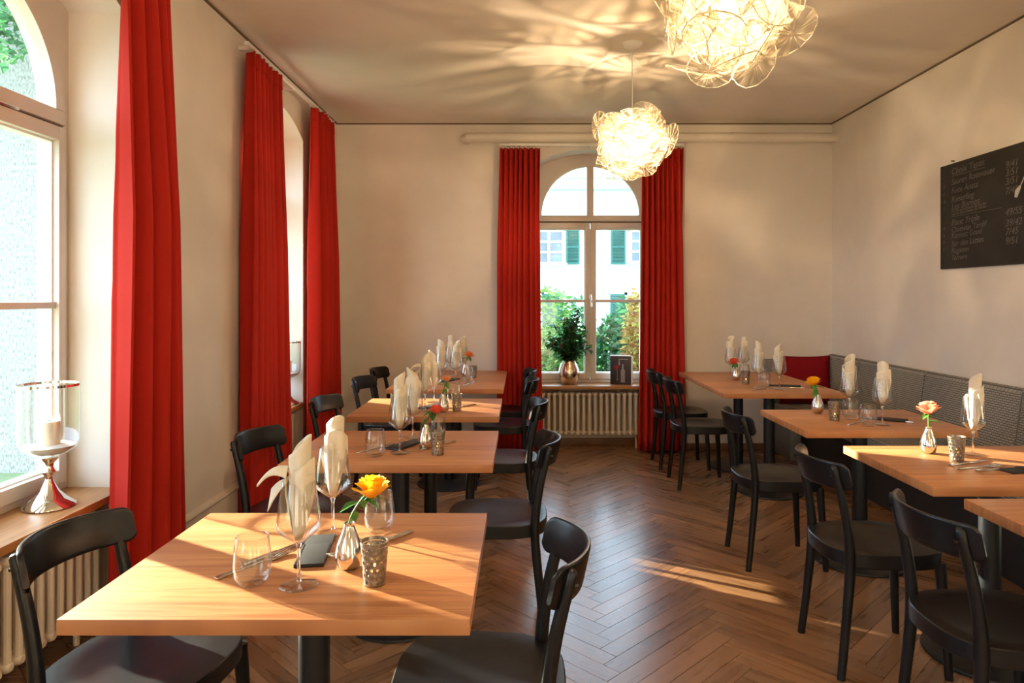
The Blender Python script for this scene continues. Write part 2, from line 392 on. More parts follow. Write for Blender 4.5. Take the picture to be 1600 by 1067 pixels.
# plinth on the left wall piers, baseboards
for i, (a, b) in enumerate([(YF, WIN_HID[1] - HALF), (WIN_HID[1] + HALF, WIN_HID[0] - HALF), (WIN_HID[0] + HALF, WIN_L[0] - HALF), (WIN_L[0] + HALF, WIN_L[1] - HALF), (WIN_L[1] + HALF, YB)]):
    mb = MB(); pr = [(0, 0), (.014, 0), (.014, .262), (.020, .266), (.026, .276), (.024, .286), (.012, .292), (0, .300)]
    mb.add([(XL + p, a, z) for p, z in pr] + [(XL + p, b, z) for p, z in pr],
           [tuple(range(8)), tuple(range(15, 7, -1))] + [(k, (k + 1) % 8, 8 + (k + 1) % 8, 8 + k) for k in range(8)])
    struct(mb.build('baseboard_left', 'plinth_paint', angle=25))
for (a, b) in [(XL + .03, WIN_B - HALF_B), (WIN_B + HALF_B, XR)]:
    struct(MB().box(a, b, YB - .018, YB, 0, .065).build('baseboard_back', 'base_wood', bevel=.004))
struct(MB().box(WIN_B - HALF_B, WIN_B + HALF_B, YB + REC - .018, YB + REC, 0, .065).build('baseboard_back', 'base_wood', bevel=.004))

# ------------------------------------------------------------------ herringbone floor
PL, PW = .707, .0825
fl = struct(MB().box(XL - .25, XR, YF, YB + .25, -.12, -.012).build('floor', 'gap_dark'))
ep, eq = Vector((1, 1, 0)) / math.sqrt(2), Vector((-1, 1, 0)) / math.sqrt(2)
def to_room(p, q): v = ep * p + eq * q; return (v.x + .37, v.y)
def clip(poly, x0, x1, y0, y1):
    for ax, lim, sg in ((0, x0, 1), (0, x1, -1), (1, y0, 1), (1, y1, -1)):
        out = []
        for i in range(len(poly)):
            a, b = poly[i], poly[(i + 1) % len(poly)]
            da, db = sg * (a[ax] - lim), sg * (b[ax] - lim)
            if da >= 0: out.append(a)
            if da * db < 0: t = da / (da - db); out.append((a[0] + (b[0] - a[0]) * t, a[1] + (b[1] - a[1]) * t))
        poly = out
        if len(poly) < 3: return []
    return poly
g = .0011
planks = []
for j in range(-9, 10):
    for k in range(-90, 110):
        p0, q0 = k * PW + j * (PL + PW), k * PW + j * (PW - PL)
        for hv in (0, 1):
            if hv == 0: rect = (p0, p0 + PL, q0, q0 + PW)
            else: rect = (p0 + PL, p0 + PL + PW, q0 + PW - PL, q0 + PW)
            cx, cyy = to_room((rect[0] + rect[1]) / 2, (rect[2] + rect[3]) / 2)
            if cx < XL - .7 or cx > XR + .4 or cyy < YF - .4 or cyy > YB + .7: continue
            full = [to_room(a, b) for a, b in ((rect[0] + g, rect[2] + g), (rect[1] - g, rect[2] + g), (rect[1] - g, rect[3] - g), (rect[0] + g, rect[3] - g))]
            poly = clip(full, XL, XR, YF, YB)
            if len(poly) >= 3: planks.append((cx, cyy, hv, poly, poly == full))
            for (xa, xb, ya, yb) in [(XL - REC, XL, c - HALF, c + HALF) for c in WIN_L] + [(WIN_B - HALF_B, WIN_B + HALF_B, YB, YB + REC)]:
                q = clip(full, xa, xb, ya, yb)
                if len(q) >= 3: planks.append((cx, 99 if xa < XL else cyy + 99, hv, q, False))
def vis(p):
    cx, cyy = p[0], p[1]
    if cyy > 50 or cyy < 2.25: return 0
    x = VPX + FPX * cx / cyy
    if x < -80 or x > 1680 or cx > 2.5: return 0
    return 1 / cyy ** 3 * (1 if cx > -.3 else .75)
planks.sort(key=vis, reverse=True)
full_mesh = None
rest = MB()
def plank_mb(poly): return MB().prism(poly, lambda a, b, d: (a, b, d), -.011, 0)
for i, (cx, cyy, hv, poly, whole) in enumerate(planks):
    if i < 300 and vis((cx, cyy)) > 0:
        if full_mesh is None:
            full_mesh = MB().box(-PL / 2 + g, PL / 2 - g, -PW / 2 + g, PW / 2 - g, -.011, 0).mesh('plank', 'oak_floor', smooth=False)
        ang = R(45) if hv == 0 else R(135)
        lift = rnd.uniform(-.0004, .0003)
        if whole:
            put('plank', full_mesh, fl, (cx, cyy, lift), (0, 0, ang))
        else:
            ca, sa = math.cos(-ang), math.sin(-ang)
            lp = [((a - cx) * ca - (b - cyy) * sa, (a - cx) * sa + (b - cyy) * ca) for a, b in poly]
            o = plank_mb(lp).build('plank', 'oak_floor', fl, smooth=False); o.location = (cx, cyy, lift); o.rotation_euler = (0, 0, ang)
    else:
        rest.prism(poly, lambda a, b, d: (a, b, d), -.011, 0)
o = rest.build('far_planks', 'oak_floor', fl, smooth=False); o['kind'] = 'stuff'

# ------------------------------------------------------------------ windows
def window(name, fn, c, detail=True):
    w = bpy.data.objects.new(name, None); C.objects.link(w); struct(w); w.location = fn(c, SILL, REC)
    inv = Vector(w.location)
    def f(u, z, d): return Vector(fn(c + u, z, d)) - inv
    D0, D1 = REC, REC + .075
    # arched head plate with the semicircular light cut out
    angs = sorted(set([PI * i / 36 for i in range(37)] + [math.atan2(SPR - ARCH_Z, HALF), PI - math.atan2(SPR - ARCH_Z, HALF)]))
    inner, outer = [], []
    for a in angs:
        ca, sa = math.cos(a), math.sin(a); lo, hi = ARCH_R, 1.2
        inner.append((ARCH_R * ca, ARCH_Z + ARCH_R * sa))
        for _ in range(40):
            mid = (lo + hi) / 2; u, z = mid * ca, ARCH_Z + mid * sa
            if abs(u) <= HALF and z <= arch_z(u): lo = mid
            else: hi = mid
        outer.append((lo * ca, ARCH_Z + lo * sa))
    mb = MB()
    for i in range(len(angs) - 1):
        mb.prism([inner[i], outer[i], outer[i + 1], inner[i + 1]], f, D0, D1)
    mb.build('arched_head', 'frame_paint', w, smooth=False)
    mb = MB()                      # raised ring around the lunette
    for i in range(36):
        a, b = PI * i / 36, PI * (i + 1) / 36
        mb.prism([((ARCH_R + r) * math.cos(t), ARCH_Z + (ARCH_R + r) * math.sin(t)) for r, t in ((-.012, a), (.035, a), (.035, b), (-.012, b))], f, D0 - .014, D0 + .03)
    mb.build('arch_moulding', 'frame_paint', w, smooth=False)
    def bar(nm, u0, u1, z0, z1, d0, d1, mat='frame_paint', bev=.005):
        return MB().prism([(u0, z0), (u1, z0), (u1, z1), (u0, z1)], f, d0, d1).build(nm, mat, w, bevel=bev)
    for s in (-1, 1):
        a, b = sorted((s * HALF, s * (HALF - .035))); bar('jamb', a, b, SILL, ARCH_Z, D0, D1)
    bar('transom', -HALF + .035, HALF - .035, 2.125, ARCH_Z, D0 - .012, D1)
    bar('transom_groove', -HALF + .035, HALF - .035, 2.115, 2.125, D0 + .012, D1, 'gap_dark', 0)
    bar('mullion', -.032, .032, ARCH_Z, ARCH_Z + ARCH_R - .004, D0 - .004, D1)
    bar('bottom_rail', -HALF + .035, HALF - .035, SILL, SILL + .032, D0, D1)
    for s in (-1, 1):
        def su(a, b): return sorted((s * a, s * b))
        cs = MB()
        for (a, b, z0, z1) in ((.004, .050, .625, 2.113), (HALF - .082, HALF - .037, .625, 2.113), (.05, HALF - .082, .625, .682), (.05, HALF - .082, 2.055, 2.113)):
            q = su(a, b); cs.prism([(q[0], z0), (q[1], z0), (q[1], z1), (q[0], z1)], f, D0 - .016, D1 - .02)
        cs.build('casement', 'frame_paint', w, bevel=.004)
        q = su(.05, HALF - .082); bar('muntin', q[0], q[1], 1.355, 1.382, D0 - .004, D1 - .03, bev=.003)
        bd = MB()                 # white glazing bead
        for (a, b, z0, z1) in ((.05, .058, .682, 2.055), (HALF - .09, HALF - .082, .682, 2.055), (.058, HALF - .09, .682, .69), (.058, HALF - .09, 2.047, 2.055)):
            q = su(a, b); bd.prism([(q[0], z0), (q[1], z0), (q[1], z1), (q[0], z1)], f, D0 + .01, D1 - .02)
        bd.build('glazing_bead', 'white_paint', w, smooth=False)
        q = su(.05, HALF - .082)
        for z0, z1 in ((.682, 1.355), (1.382, 2.055)):
            MB().prism([(q[0], z0), (q[1], z0), (q[1], z1), (q[0], z1)], f, D0 + .030, D0 + .034).build('pane', 'window_glass', w, smooth=False)
        pts = [(s * .032, ARCH_Z)] + [(s * (ARCH_R - .012) * math.cos(t), ARCH_Z + (ARCH_R - .012) * math.sin(t)) for t in [i * math.acos(.032 / (ARCH_R - .012)) / 16 for i in range(17)]]
        MB().prism(pts, f, D0 + .030, D0 + .034).build('pane', 'window_glass', w, smooth=False)
    if detail:
        k = MB(); p = [f(0, 1.37, D0 - .018), f(0, 1.37, D0 - .05)]
        k.tube(p, .012); k.tube([f(-.004, 1.43, D0 - .05), f(0, 1.37, D0 - .055), f(.004, 1.31, D0 - .05)], [.008, .011, .008])
        k.build('handle', 'silver', w)
        MB().tube([f(0, .70, D0 - .022), f(0, 2.05, D0 - .022)], .006, 6).build('lock_rod', 'frame_paint', w)
        MB().tube([f(.10, 2.12, D0 - .016), f(.24, 2.12, D0 - .018)], .007, 6).build('stay', 'silver', w)
    sm = 'sill_wood' if fn is left_fn else 'sill_wood_cross'
    MB().prism([(-HALF, SILL - .032), (HALF, SILL - .032), (HALF, SILL), (-HALF, SILL)], f, -.012, REC + .01).build('sill', sm, w, bevel=.004)
    return w
window('window_1', left_fn, WIN_L[0]); window('window_2', left_fn, WIN_L[1]); set_width(HALF_B, .475); window('window_3', back_fn, WIN_B); set_width(.56, .475)
window('added_window_1', left_fn, WIN_HID[0], False); window('added_window_2', left_fn, WIN_HID[1], False)  # unseen windows added behind the camera to bring in daylight

# ------------------------------------------------------------------ radiators in the niches
def radiator(fn, c, label, n=17, pitch=.054):
    t = thing('radiator', label, 'radiator', fn(c, 0, .10), 0, 'column radiators under the windows')
    inv = Vector(t.location); z0, z1 = .125, .525
    mb = MB()
    for d in (.045, .095, .145):
        pts = [(0, z0 + .02), (0, z0 + .05), (0, z1 - .05), (0, z1 - .02)]
        mb.tube([Vector(fn(c, z, d)) - inv for _, z in pts], [.016, .0142, .0142, .016], 10)
    for z in (z0 + .022, z1 - .022):
        prof = [Vector(fn(c, z, d)) - inv for d in (.028, .034, .05, .14, .156, .162)]
        mb.tube(prof, [.012, .018, .022, .022, .018, .012], 10)
    me = mb.mesh('section', 'radiator_paint')
    for i in range(n):
        u = (i - (n - 1) / 2) * pitch
        o = put('section', me, t); o.location = Vector(fn(c + u, 0, .10)) - inv
    for z in (z0 + .022, z1 - .022):
        w = (n - 1) / 2 * pitch
        MB().tube([Vector(fn(c - w, z, .095)) - inv, Vector(fn(c + w, z, .095)) - inv], .013, 8).build('header_pipe', 'radiator_paint', t)
    for s in (-1, 1):
        u = s * (n - 1) / 2 * pitch
        MB().tube([Vector(fn(c + u * .9, 0, .095)) - inv, Vector(fn(c + u * .9, z0 + .02, .095)) - inv], .012, 8).build('foot', 'radiator_paint', t)
radiator(left_fn, WIN_L[0], 'cream column radiator under the nearest left window')
radiator(left_fn, WIN_L[1], 'cream column radiator under the far left window, between red curtains')
radiator(back_fn, WIN_B, 'cream column radiator under the window in the back wall', 18)

# ------------------------------------------------------------------ curtains and rails
def curtain(fn, ua, ub, ta, tb, ztop, pleats, seed, label, deep=.056):
    """bottom from ua to ub, top from ta to tb along the wall"""
    rr = random.Random(seed); ph = [rr.uniform(0, 6.28) for _ in range(4)]
    t = thing('curtain', label, 'curtain', fn((ua + ub) / 2, .03, -.09), 0, 'red floor-length curtains'); inv = Vector(t.location)
    def surf(s, v):
        k = v ** 1.5                        # v=0 top, 1 bottom
        z = lerp(ztop, .025, v)
        a, b = lerp(ta, ua, k), lerp(tb, ub, k)
        sw = s + .020 * math.sin(2 * PI * 1.5 * s + ph[0] + v * 1.2) * (.4 + v)
        phi = 2 * PI * pleats * sw + ph[1] + .5 * math.sin(2 * PI * 2.2 * s + ph[2])
        amp = lerp(.030, deep, min(1, v * 2.5)) * (1 + .3 * math.sin(2 * PI * 1.3 * s + ph[3]))
        d = math.sin(phi) + .28 * math.sin(2 * phi + .7 + ph[0])
        u = lerp(a, b, s) + .020 * math.cos(phi) * min(1, v * 3)
        return Vector(fn(u, z, -.042 - deep + amp * d)) - inv
    NU, NV = pleats * 16, 26
    mb = MB(); mb.grid(surf, NU, NV)
    o = mb.build('cloth', 'curtain_red', t, angle=180)
    so = o.modifiers.new('thickness', 'SOLIDIFY'); so.thickness = .003
    hd = MB(); hd.grid(lambda s, v: surf(s, v * .035) + (Vector(fn(0, 0, -.003)) - Vector(fn(0, 0, 0))), NU, 4)
    o = hd.build('heading_tape', 'curtain_red', t, angle=180); so = o.modifiers.new('thickness', 'SOLIDIFY'); so.thickness = .002
    for i in range(pleats * 2):
        s = (i + .5) / (pleats * 2); p = surf(s, 0)
        MB().tube([p + Vector((0, 0, -.006)), p + Vector((0, 0, .022))], .004, 6).build('glider', 'white_paint', t)
ZL, ZB = 2.862, 2.752
curtain(left_fn, 2.61, 3.20, 2.70, 3.10, ZL, 5, 3, 'wide red curtain beside the nearest left window, at the radiator', .078)
curtain(left_fn, 4.02, 4.67, 4.07, 4.52, ZL, 6, 5, 'red curtain on the near side of the far left window')
curtain(left_fn, 5.20, 5.92, 5.26, 5.77, ZL, 6, 8, 'red curtain next to the far left room corner')
curtain(back_fn, -.21, .195, -.197, .165, ZB, 8, 11, 'red curtain left of the back window')
curtain(back_fn, 1.05, 1.50, 1.085, 1.46, ZB, 8, 13, 'red curtain right of the back window, behind two black chairs')
def rail(fn, a, b, z, label):
    t = thing('curtain_rail', label, 'curtain rail', fn((a + b) / 2, z, -.085)); inv = Vector(t.location)
    MB().prism([(a, z), (b, z), (b, z + .022), (a, z + .022)], fn, -.10, -.072).build('track', 'white_paint', t, bevel=.003).location = -inv
    for k in (.06, .5, .94):
        u = lerp(a, b, k)
        MB().prism([(u - .012, z + .004), (u + .012, z + .004), (u + .012, z + .03), (u - .012, z + .03)], fn, -.085, .0).build('bracket', 'white_paint', t, bevel=.002).location = -inv
rail(left_fn, 1.55, 3.25, ZL + .02, 'white curtain rail above the nearest left window')
rail(left_fn, 4.03, 5.82, ZL + .02, 'white curtain rail above the far left window')
rail(back_fn, -.20, 1.47, ZB + .02, 'white curtain rail above the back window')

# heating pipe under the ceiling on the back wall
zp = 2.85
t = thing('heating_pipe', 'cream heating pipe running under the ceiling along the back wall', 'pipe', (1.1, YB - .085, zp))
MB().tube([Vector(p) - Vector((1.1, YB - .085, zp)) for p in path([(-.50, YB, zp), (-.515, YB - .04, zp), (-.47, YB - .082, zp), (-.36, YB - .085, zp), (1.0, YB - .085, zp), (XR, YB - .085, zp)], 6)], .044, 16).build('tube', 'pipe_paint', t)
for x in (-.255, 1.45): MB().tube([(x - 1.1 - .012, 0, 0), (x - 1.1 + .012, 0, 0)], .0475, 16).build('collar', 'pipe_paint', t)
for x in (.3, 1.92):
    MB().tube([(x - 1.1 - .01, 0, 0), (x - 1.1 + .01, 0, 0)], .048, 16).box(x - 1.108, x - 1.092, 0, .085, -.006, .006).build('clamp', 'pipe_paint', t)

# ------------------------------------------------------------------ tables
TZ = .75
def table(x0, x1, y0, y1, label, columns=1):
    cx, cyy = (x0 + x1) / 2, (y0 + y1) / 2
    t = thing('dining_table', label, 'table', (cx, cyy, 0), 0, 'wooden tables on black pedestals')
    w, d = (x1 - x0) / 2, (y1 - y0) / 2
    MB().box(-w, w, -d, d, TZ - .033, TZ).build('table_top', 'table_wood', t, bevel=.0025)
    offs = [0] if columns == 1 else [-d * .52, d * .52]
    for o in offs:
        MB().lathe([(.0385, .02), (.0385, TZ - .045)], 24, c=(0, o, 0)).build('column', 'black_metal', t)
        MB().lathe([(.235, 0), (.238, .004), (.236, .012), (.215, .019), (.08, .026), (.05, .034)], 48, c=(0, o, 0)).build('base', 'black_metal', t)
        MB().box(-.26, .26, o - .03, o + .03, TZ - .046, TZ - .033).box(-.03, .03, o - .22, o + .22, TZ - .046, TZ - .0331).build('top_bracket', 'black_metal', t)
    return t
table(-.940, -.104, 1.389, 2.078, 'nearest wooden table on the left, with the yellow rose')
table(-.950, -.112, 2.677, 3.362, 'second wooden table on the left, with the red rose')
table(-.962, -.124, 3.761, 4.435, 'third wooden table on the left, lit by sun, with a peach bud')
table(-.965, -.130, 4.886, 6.14, 'long wooden table in the far left corner, with an orange rose', 2)
table(1.375, 2.21, 4.655, 6.02, 'long wooden table on the right against the back wall, by the red cushion', 2)
table(1.385, 2.22, 3.345, 3.995, 'middle wooden table on the right, with the golden rose')
table(1.412, 2.25, 2.36, 3.02, 'wooden table on the right with the pink rose')
table(1.43, 2.27, 1.54, 2.225, 'wooden table cut off at the right edge of the picture, nearest on that side')

# ------------------------------------------------------------------ chairs
def make_chair():
    t = thing('dining_chair', 'chair', 'chair')
    def outline(a):
        ca, sa = math.cos(a), math.sin(a); e = 2 / 3.0
        f = .215 * math.copysign(abs(ca) ** e, ca); l = math.copysign(abs(sa) ** e, sa) * (.203 + .045 * f)
        return f, l
    N = 56; rings = [(0.0, 0), (.25, 0), (.45, 0), (.6, 0), (.72, 0), (.82, 0), (.92, 0), (.985, -.0003), (1.0, -.0035)]
    vs = []; fs = []
    def dish(f, l):
        q = ((f + .02) / .16) ** 2 + (l / .155) ** 2
        return -.014 * max(0, 1 - q) ** .8 if q < 1 else 0
    for r, dz in rings:
        for k in range(N):
            f, l = outline(2 * PI * k / N); f *= r; l *= r; vs.append((f, l, .462 + dz + dish(f, l)))
    for s, z in ((1.0, .412), (.985, .408), (.5, .408)):
        for k in range(N): f, l = outline(2 * PI * k / N); vs.append((f * s, l * s, z))
    nr = len(rings) + 3
    for i in range(nr - 1):
        for k in range(N): a = i * N + k; b = i * N + (k + 1) % N; fs.append((a, b, b + N, a + N))
    fs.append(tuple((nr - 1) * N + k for k in range(N)))
    MB().add(vs, fs).build('seat', 'black_wood', t, weld=True, angle=28)
    Rb, fm = .25, -.262
    def back(s, v):
        a = (s * 2 - 1) * 1.0; th = a * math.asin(.193 / Rb); l = Rb * math.sin(th); f = fm + Rb - Rb * math.cos(th)
        e = abs(a); hh = .052
        if e > .88: hh *= math.sqrt(max(.12, 1 - ((e - .88) / .12) ** 2 * .60))
        hh *= 1 - .06 * e
        q = 2 * PI * v; thk = .0075
        zz = .742 + hh * math.copysign(abs(math.cos(q)) ** .25, math.cos(q)); dd = thk * math.copysign(abs(math.sin(q)) ** .6, math.sin(q))
        lean = (zz - .742) * -.22
        return (f + dd * math.cos(th) + lean, l - dd * math.sin(th), zz)
    mb = MB(); NV = 20; NU = 40
    vs = [back(i / (NU - 1), j / NV) for i in range(NU) for j in range(NV)]
    fs = [(i * NV + j, i * NV + (j + 1) % NV, (i + 1) * NV + (j + 1) % NV, (i + 1) * NV + j) for i in range(NU - 1) for j in range(NV)]
    fs += [tuple(range(NV)), tuple((NU - 1) * NV + j for j in range(NV))]
    mb.add(vs, fs); mb.build('backrest', 'black_wood', t, angle=40)
    for s in (-1, 1):
        pts = path([(-.200, s * .180, 0), (-.178, s * .172, .20), (-.160, s * .167, .43), (-.178, s * .166, .60), (-.219, s * .166, .772)], 6)
        rad = [lerp(.0150, .0190, min(1, p.z / .42)) if p.z < .45 else lerp(.0190, .0145, (p.z - .45) / .33) for p in pts]
        pts = pts + [Vector((-.221, s * .166, .779)), Vector((-.222, s * .166, .782))]; rad = rad + [.011, .005]
        MB().tube(pts, rad, 12).build('rear_leg', 'black_wood', t)
        pts = [(.196, s * .180, 0), (.186, s * .172, .2), (.172, s * .163, .425)]
        MB().tube(pts, [.014, .017, .020], 12).build('front_leg', 'black_wood', t)
        MB().tube([(-.212, s * .166, .742), (-.234, s * .166, .742)], .0055, 8).build('screw', 'black_metal', t)
    return t
proto = make_chair()
chairs = [  # x, y, degrees, label
    (-.985, 1.80, -7, 'black wooden chair at the left edge, beside the silver hurricane lamp'),
    (-1.00, 3.10, -9, 'black wooden chair on the wall side of the left table with the red rose'),
    (-1.00, 4.18, -8, 'black wooden chair on the wall side of the sunlit third left table'),
    (-1.01, 5.24, -8, 'black wooden chair on the wall side of the far left table, the nearer of two'),
    (-1.03, 5.93, -5, 'black wooden chair in the far left corner, nearest to the back wall'),
    (-.105, 1.735, 180, 'black wooden chair on the aisle side of the nearest left table'),
    (-.105, 3.02, 180, 'black wooden chair on the aisle side of the left table with the red rose'),
    (-.120, 4.08, 180, 'black wooden chair on the aisle side of the sunlit third left table'),
    (-.145, 5.187, 180, 'black wooden chair on the aisle side of the far left table, the nearer of two'),
    (-.15, 5.83, 180, 'black wooden chair at the left back curtain, farthest on the aisle side'),
    (1.325, 5.76, 0, 'black wooden chair in front of the right back curtain, farthest on that row'),
    (1.345, 5.18, 0, 'black wooden chair at the right long table, nearer of its two'),
    (1.36, 3.70, 0, 'black wooden chair at the middle right table with the golden rose'),
    (1.37, 2.70, 0, 'black wooden chair at the right table with the pink rose'),
    (1.40, 2.02, 0, 'black wooden chair cut off at the right edge of the picture, nearest on that side'),
]
for i, (x, y, a, lb) in enumerate(chairs):
    c = proto if i == 0 else copy_tree(proto)
    c.location = (x, y, 0); c.rotation_euler = (0, 0, R(a)); tag(c, lb, 'chair', 'black wooden dining chairs')

# ------------------------------------------------------------------ bench along the right wall
BX = 2.36
b = thing('corner_bench', 'long grey woven upholstered bench on a black base along the right wall', 'bench', (2.6, 3.2, 0)); bo = Vector((2.6, 3.2, 0))
mb = MB().box(BX + .05, XR - .006, 0, YB - .02, 0, .36); o = mb.build('base_panel', 'black_panel', b, bevel=.004); o.location = -bo
seams = [-.02, .90, 1.82, 2.74, 3.81, 4.73, 5.65, 6.23]
for i in range(len(seams) - 1):
    y0, y1 = seams[i] + .004, seams[i + 1] - .004
    prof = [(2.845, .44), (2.715, .44), (2.712, .52), (2.735, .62), (2.770, .865), (2.785, .888), (2.81, .893), (2.845, .885)]
    n = len(prof)
    mb = MB().add([(x, y0, z) for x, z in prof] + [(x, y1, z) for x, z in prof], [tuple(range(n)), tuple(range(2 * n - 1, n - 1, -1))] + [(k, (k + 1) % n, n + (k + 1) % n, n + k) for k in range(n)])
    o = mb.build('back_cushion', 'bench_weave', b, bevel=.008, angle=40); o.location = -bo
    o = MB().box(BX, 2.72, y0, y1, .36, .455).build('seat_cushion', 'bench_weave', b, bevel=.016, angle=50); o.location = -bo
o = MB().box(2.22, 2.70, YB - .085, YB - .002, .44, .84).build('back_cushion', 'bench_weave', b, bevel=.015, angle=50); o.location = -bo
o = MB().box(2.26, BX - .004, YB - .45, YB - .02, .36, .455).box(2.30, BX + .04, YB - .42, YB - .02, 0, .36).build('end_seat', 'bench_weave', b, bevel=.01, angle=50); o.location = -bo

# red scatter cushion
def pillow(loc, rot, w, h, th, label):
    t = thing('scatter_cushion', label, 'cushion', loc); t.rotation_euler = rot
    mb = MB()
    for s in (1, -1):
        def f(u, v):
            a, c = u * 2 - 1, v * 2 - 1
            e = max(0, (1 - a ** 4) * (1 - c ** 4)) ** .5
            pull = 1 - .07 * (1 - abs(a) ** 2) * (abs(c) ** 3) ; pull2 = 1 - .07 * (1 - abs(c) ** 2) * (abs(a) ** 3)
            return (a * w / 2 * pull2, s * th / 2 * e, h / 2 + c * h / 2 * pull)
        mb.grid(f, 17, 17)
    mb.build('cover', 'cushion_red', t, weld=True, angle=120)
    pts = []
    for k in range(64):
        q = k / 64 * 4; i = int(q); r = q - i
        a, c = [(-1 + 2 * r, -1), (1, -1 + 2 * r), (1 - 2 * r, 1), (-1, 1 - 2 * r)][i]
        pull = 1 - .07 * (1 - a * a) * abs(c) ** 3; pull2 = 1 - .07 * (1 - c * c) * abs(a) ** 3
        pts.append((a * w / 2 * pull2, 0, h / 2 + c * h / 2 * pull))
    MB().tube(pts + pts[:1], .004, 6, cap=False).build('piping', 'cushion_red', t)
pillow((2.525, 6.10, .458), (R(-10), 0, R(-3)), .46, .43, .13, 'dark red square scatter cushion leaning in the bench corner')

# ------------------------------------------------------------------ tableware prototypes
def make_glass():
    t = thing('wine_glass', 'g', 'wine glass')
    MB().lathe([(.0, .0), (.040, 0), (.0425, .0015), (.041, .003), (.018, .006), (.006, .010)], 28, cap=False).build('foot', 'glassware', t, angle=60)
    MB().lathe([(.006, .010), (.0042, .02), (.0036, .055), (.0040, .085), (.0075, .096)], 12, cap=True).build('stem', 'stem_glass', t, angle=60)
    MB().lathe([(.0075, .096), (.022, .106), (.046, .126), (.0495, .137), (.0485, .150), (.0425, .195), (.0365, .236), (.0358, .237), (.0356, .235), (.0415, .195), (.0474, .150), (.0484, .138), (.045, .128), (.021, .108), (0, .100)], 36, cap=False).build('bowl', 'glassware', t, angle=50)
    return t
def make_tumbler():
    t = thing('tumbler', 't', 'tumbler')
    MB().lathe([(0, 0), (.024, 0), (.031, .004), (.040, .022), (.0425, .045), (.040, .08), (.0355, .108), (.0348, .1085), (.0344, .107), (.0388, .08), (.0412, .045), (.038, .024), (.028, .012), (0, .010)], 32, cap=False).build('cup', 'glassware', t, angle=50)
    MB().lathe([(.0338, .1065), (.0359, .1085), (.0362, .1072), (.0338, .1065)], 32, cap=False).build('rim', 'glassware', t, angle=50)
    return t
def make_vase():
    t = thing('bud_vase', 'v', 'vase')
    MB().lathe([(0, 0), (.018, 0), (.026, .006), (.0325, .022), (.033, .036), (.028, .060), (.018, .085), (.0125, .100), (.0118, .106), (.014, .109), (.0115, .108), (.0098, .100)], 32, cap=False).build('body', 'silver', t, angle=60)
    return t
def make_candle():
    t = thing('tealight_holder', 'c', 'candle holder')
    r0, r1, h = .0245, .0315, .098
    MB().lathe([(0, .003), (r0 - .003, .003), (r1 - .003, h - .004)], 28, cap=False).build('glass_liner', 'glassware', t, angle=50)
    la = MB(); n, rows = 12, 6; z0, z1 = .004, h - .010; rh = (z1 - z0) / rows; cw = 2 * PI / n
    def lp(aa, z): r = lerp(r0, r1, z / h); return (r * math.cos(aa), r * math.sin(aa), z)
    sq = [(-1, -1), (0, -1), (1, -1), (1, 0), (1, 1), (0, 1), (-1, 1), (-1, 0)]
    for j in range(rows):
        zc = z0 + (j + .5) * rh
        for k in range(n):
            ac = (k + .5 * (j % 2)) * cw; vs = [lp(ac + x * cw / 2, zc + y * rh / 2) for x, y in sq]
            for x, y in sq:
                l_ = math.hypot(x, y); vs.append(lp(ac + x / l_ * cw * .27, zc + y / l_ * rh * .33))
            la.add(vs, [(i, (i + 1) % 8, 8 + (i + 1) % 8, 8 + i) for i in range(8)])
    me = la.mesh('lattice', 'bronze_lattice', smooth=False, weld=True)
    o = put('lattice', me, t); so = o.modifiers.new('thickness', 'SOLIDIFY'); so.thickness = .002
    MB().lathe([(r0, 0), (r0 + .001, .004), (r0 - .002, .005), (0, .005)], 28).build('bottom', 'bronze_lattice', t)
    MB().lathe([(r1 - .003, h - .008), (r1 + .0006, h - .008), (r1 + .001, h), (r1 - .0025, h), (r1 - .003, h - .008)], 28, cap=False).build('rim', 'bronze_lattice', t)
    MB().lathe([(0, .006), (.0185, .006), (.0185, .024), (.017, .026), (0, .0255)], 20).build('tealight', 'wax', t)
    MB().lathe([(0, .026), (.003, .030), (.0034, .034), (.0016, .040), (0, .045)], 10).build('flame', 'flame_glow', t)
    return t
P_GLASS, P_TUMB, P_VASE, P_CAND = make_glass(), make_tumbler(), make_vase(), make_candle()
used = set()
def place(p, x, y, label, group, rz=0, z=TZ):
    c = p if p.name not in used else copy_tree(p)
    used.add(p.name); c.location = (x, y, z + .0007); c.rotation_euler = (0, 0, rz); c['label'] = label; c['group'] = group
    return c

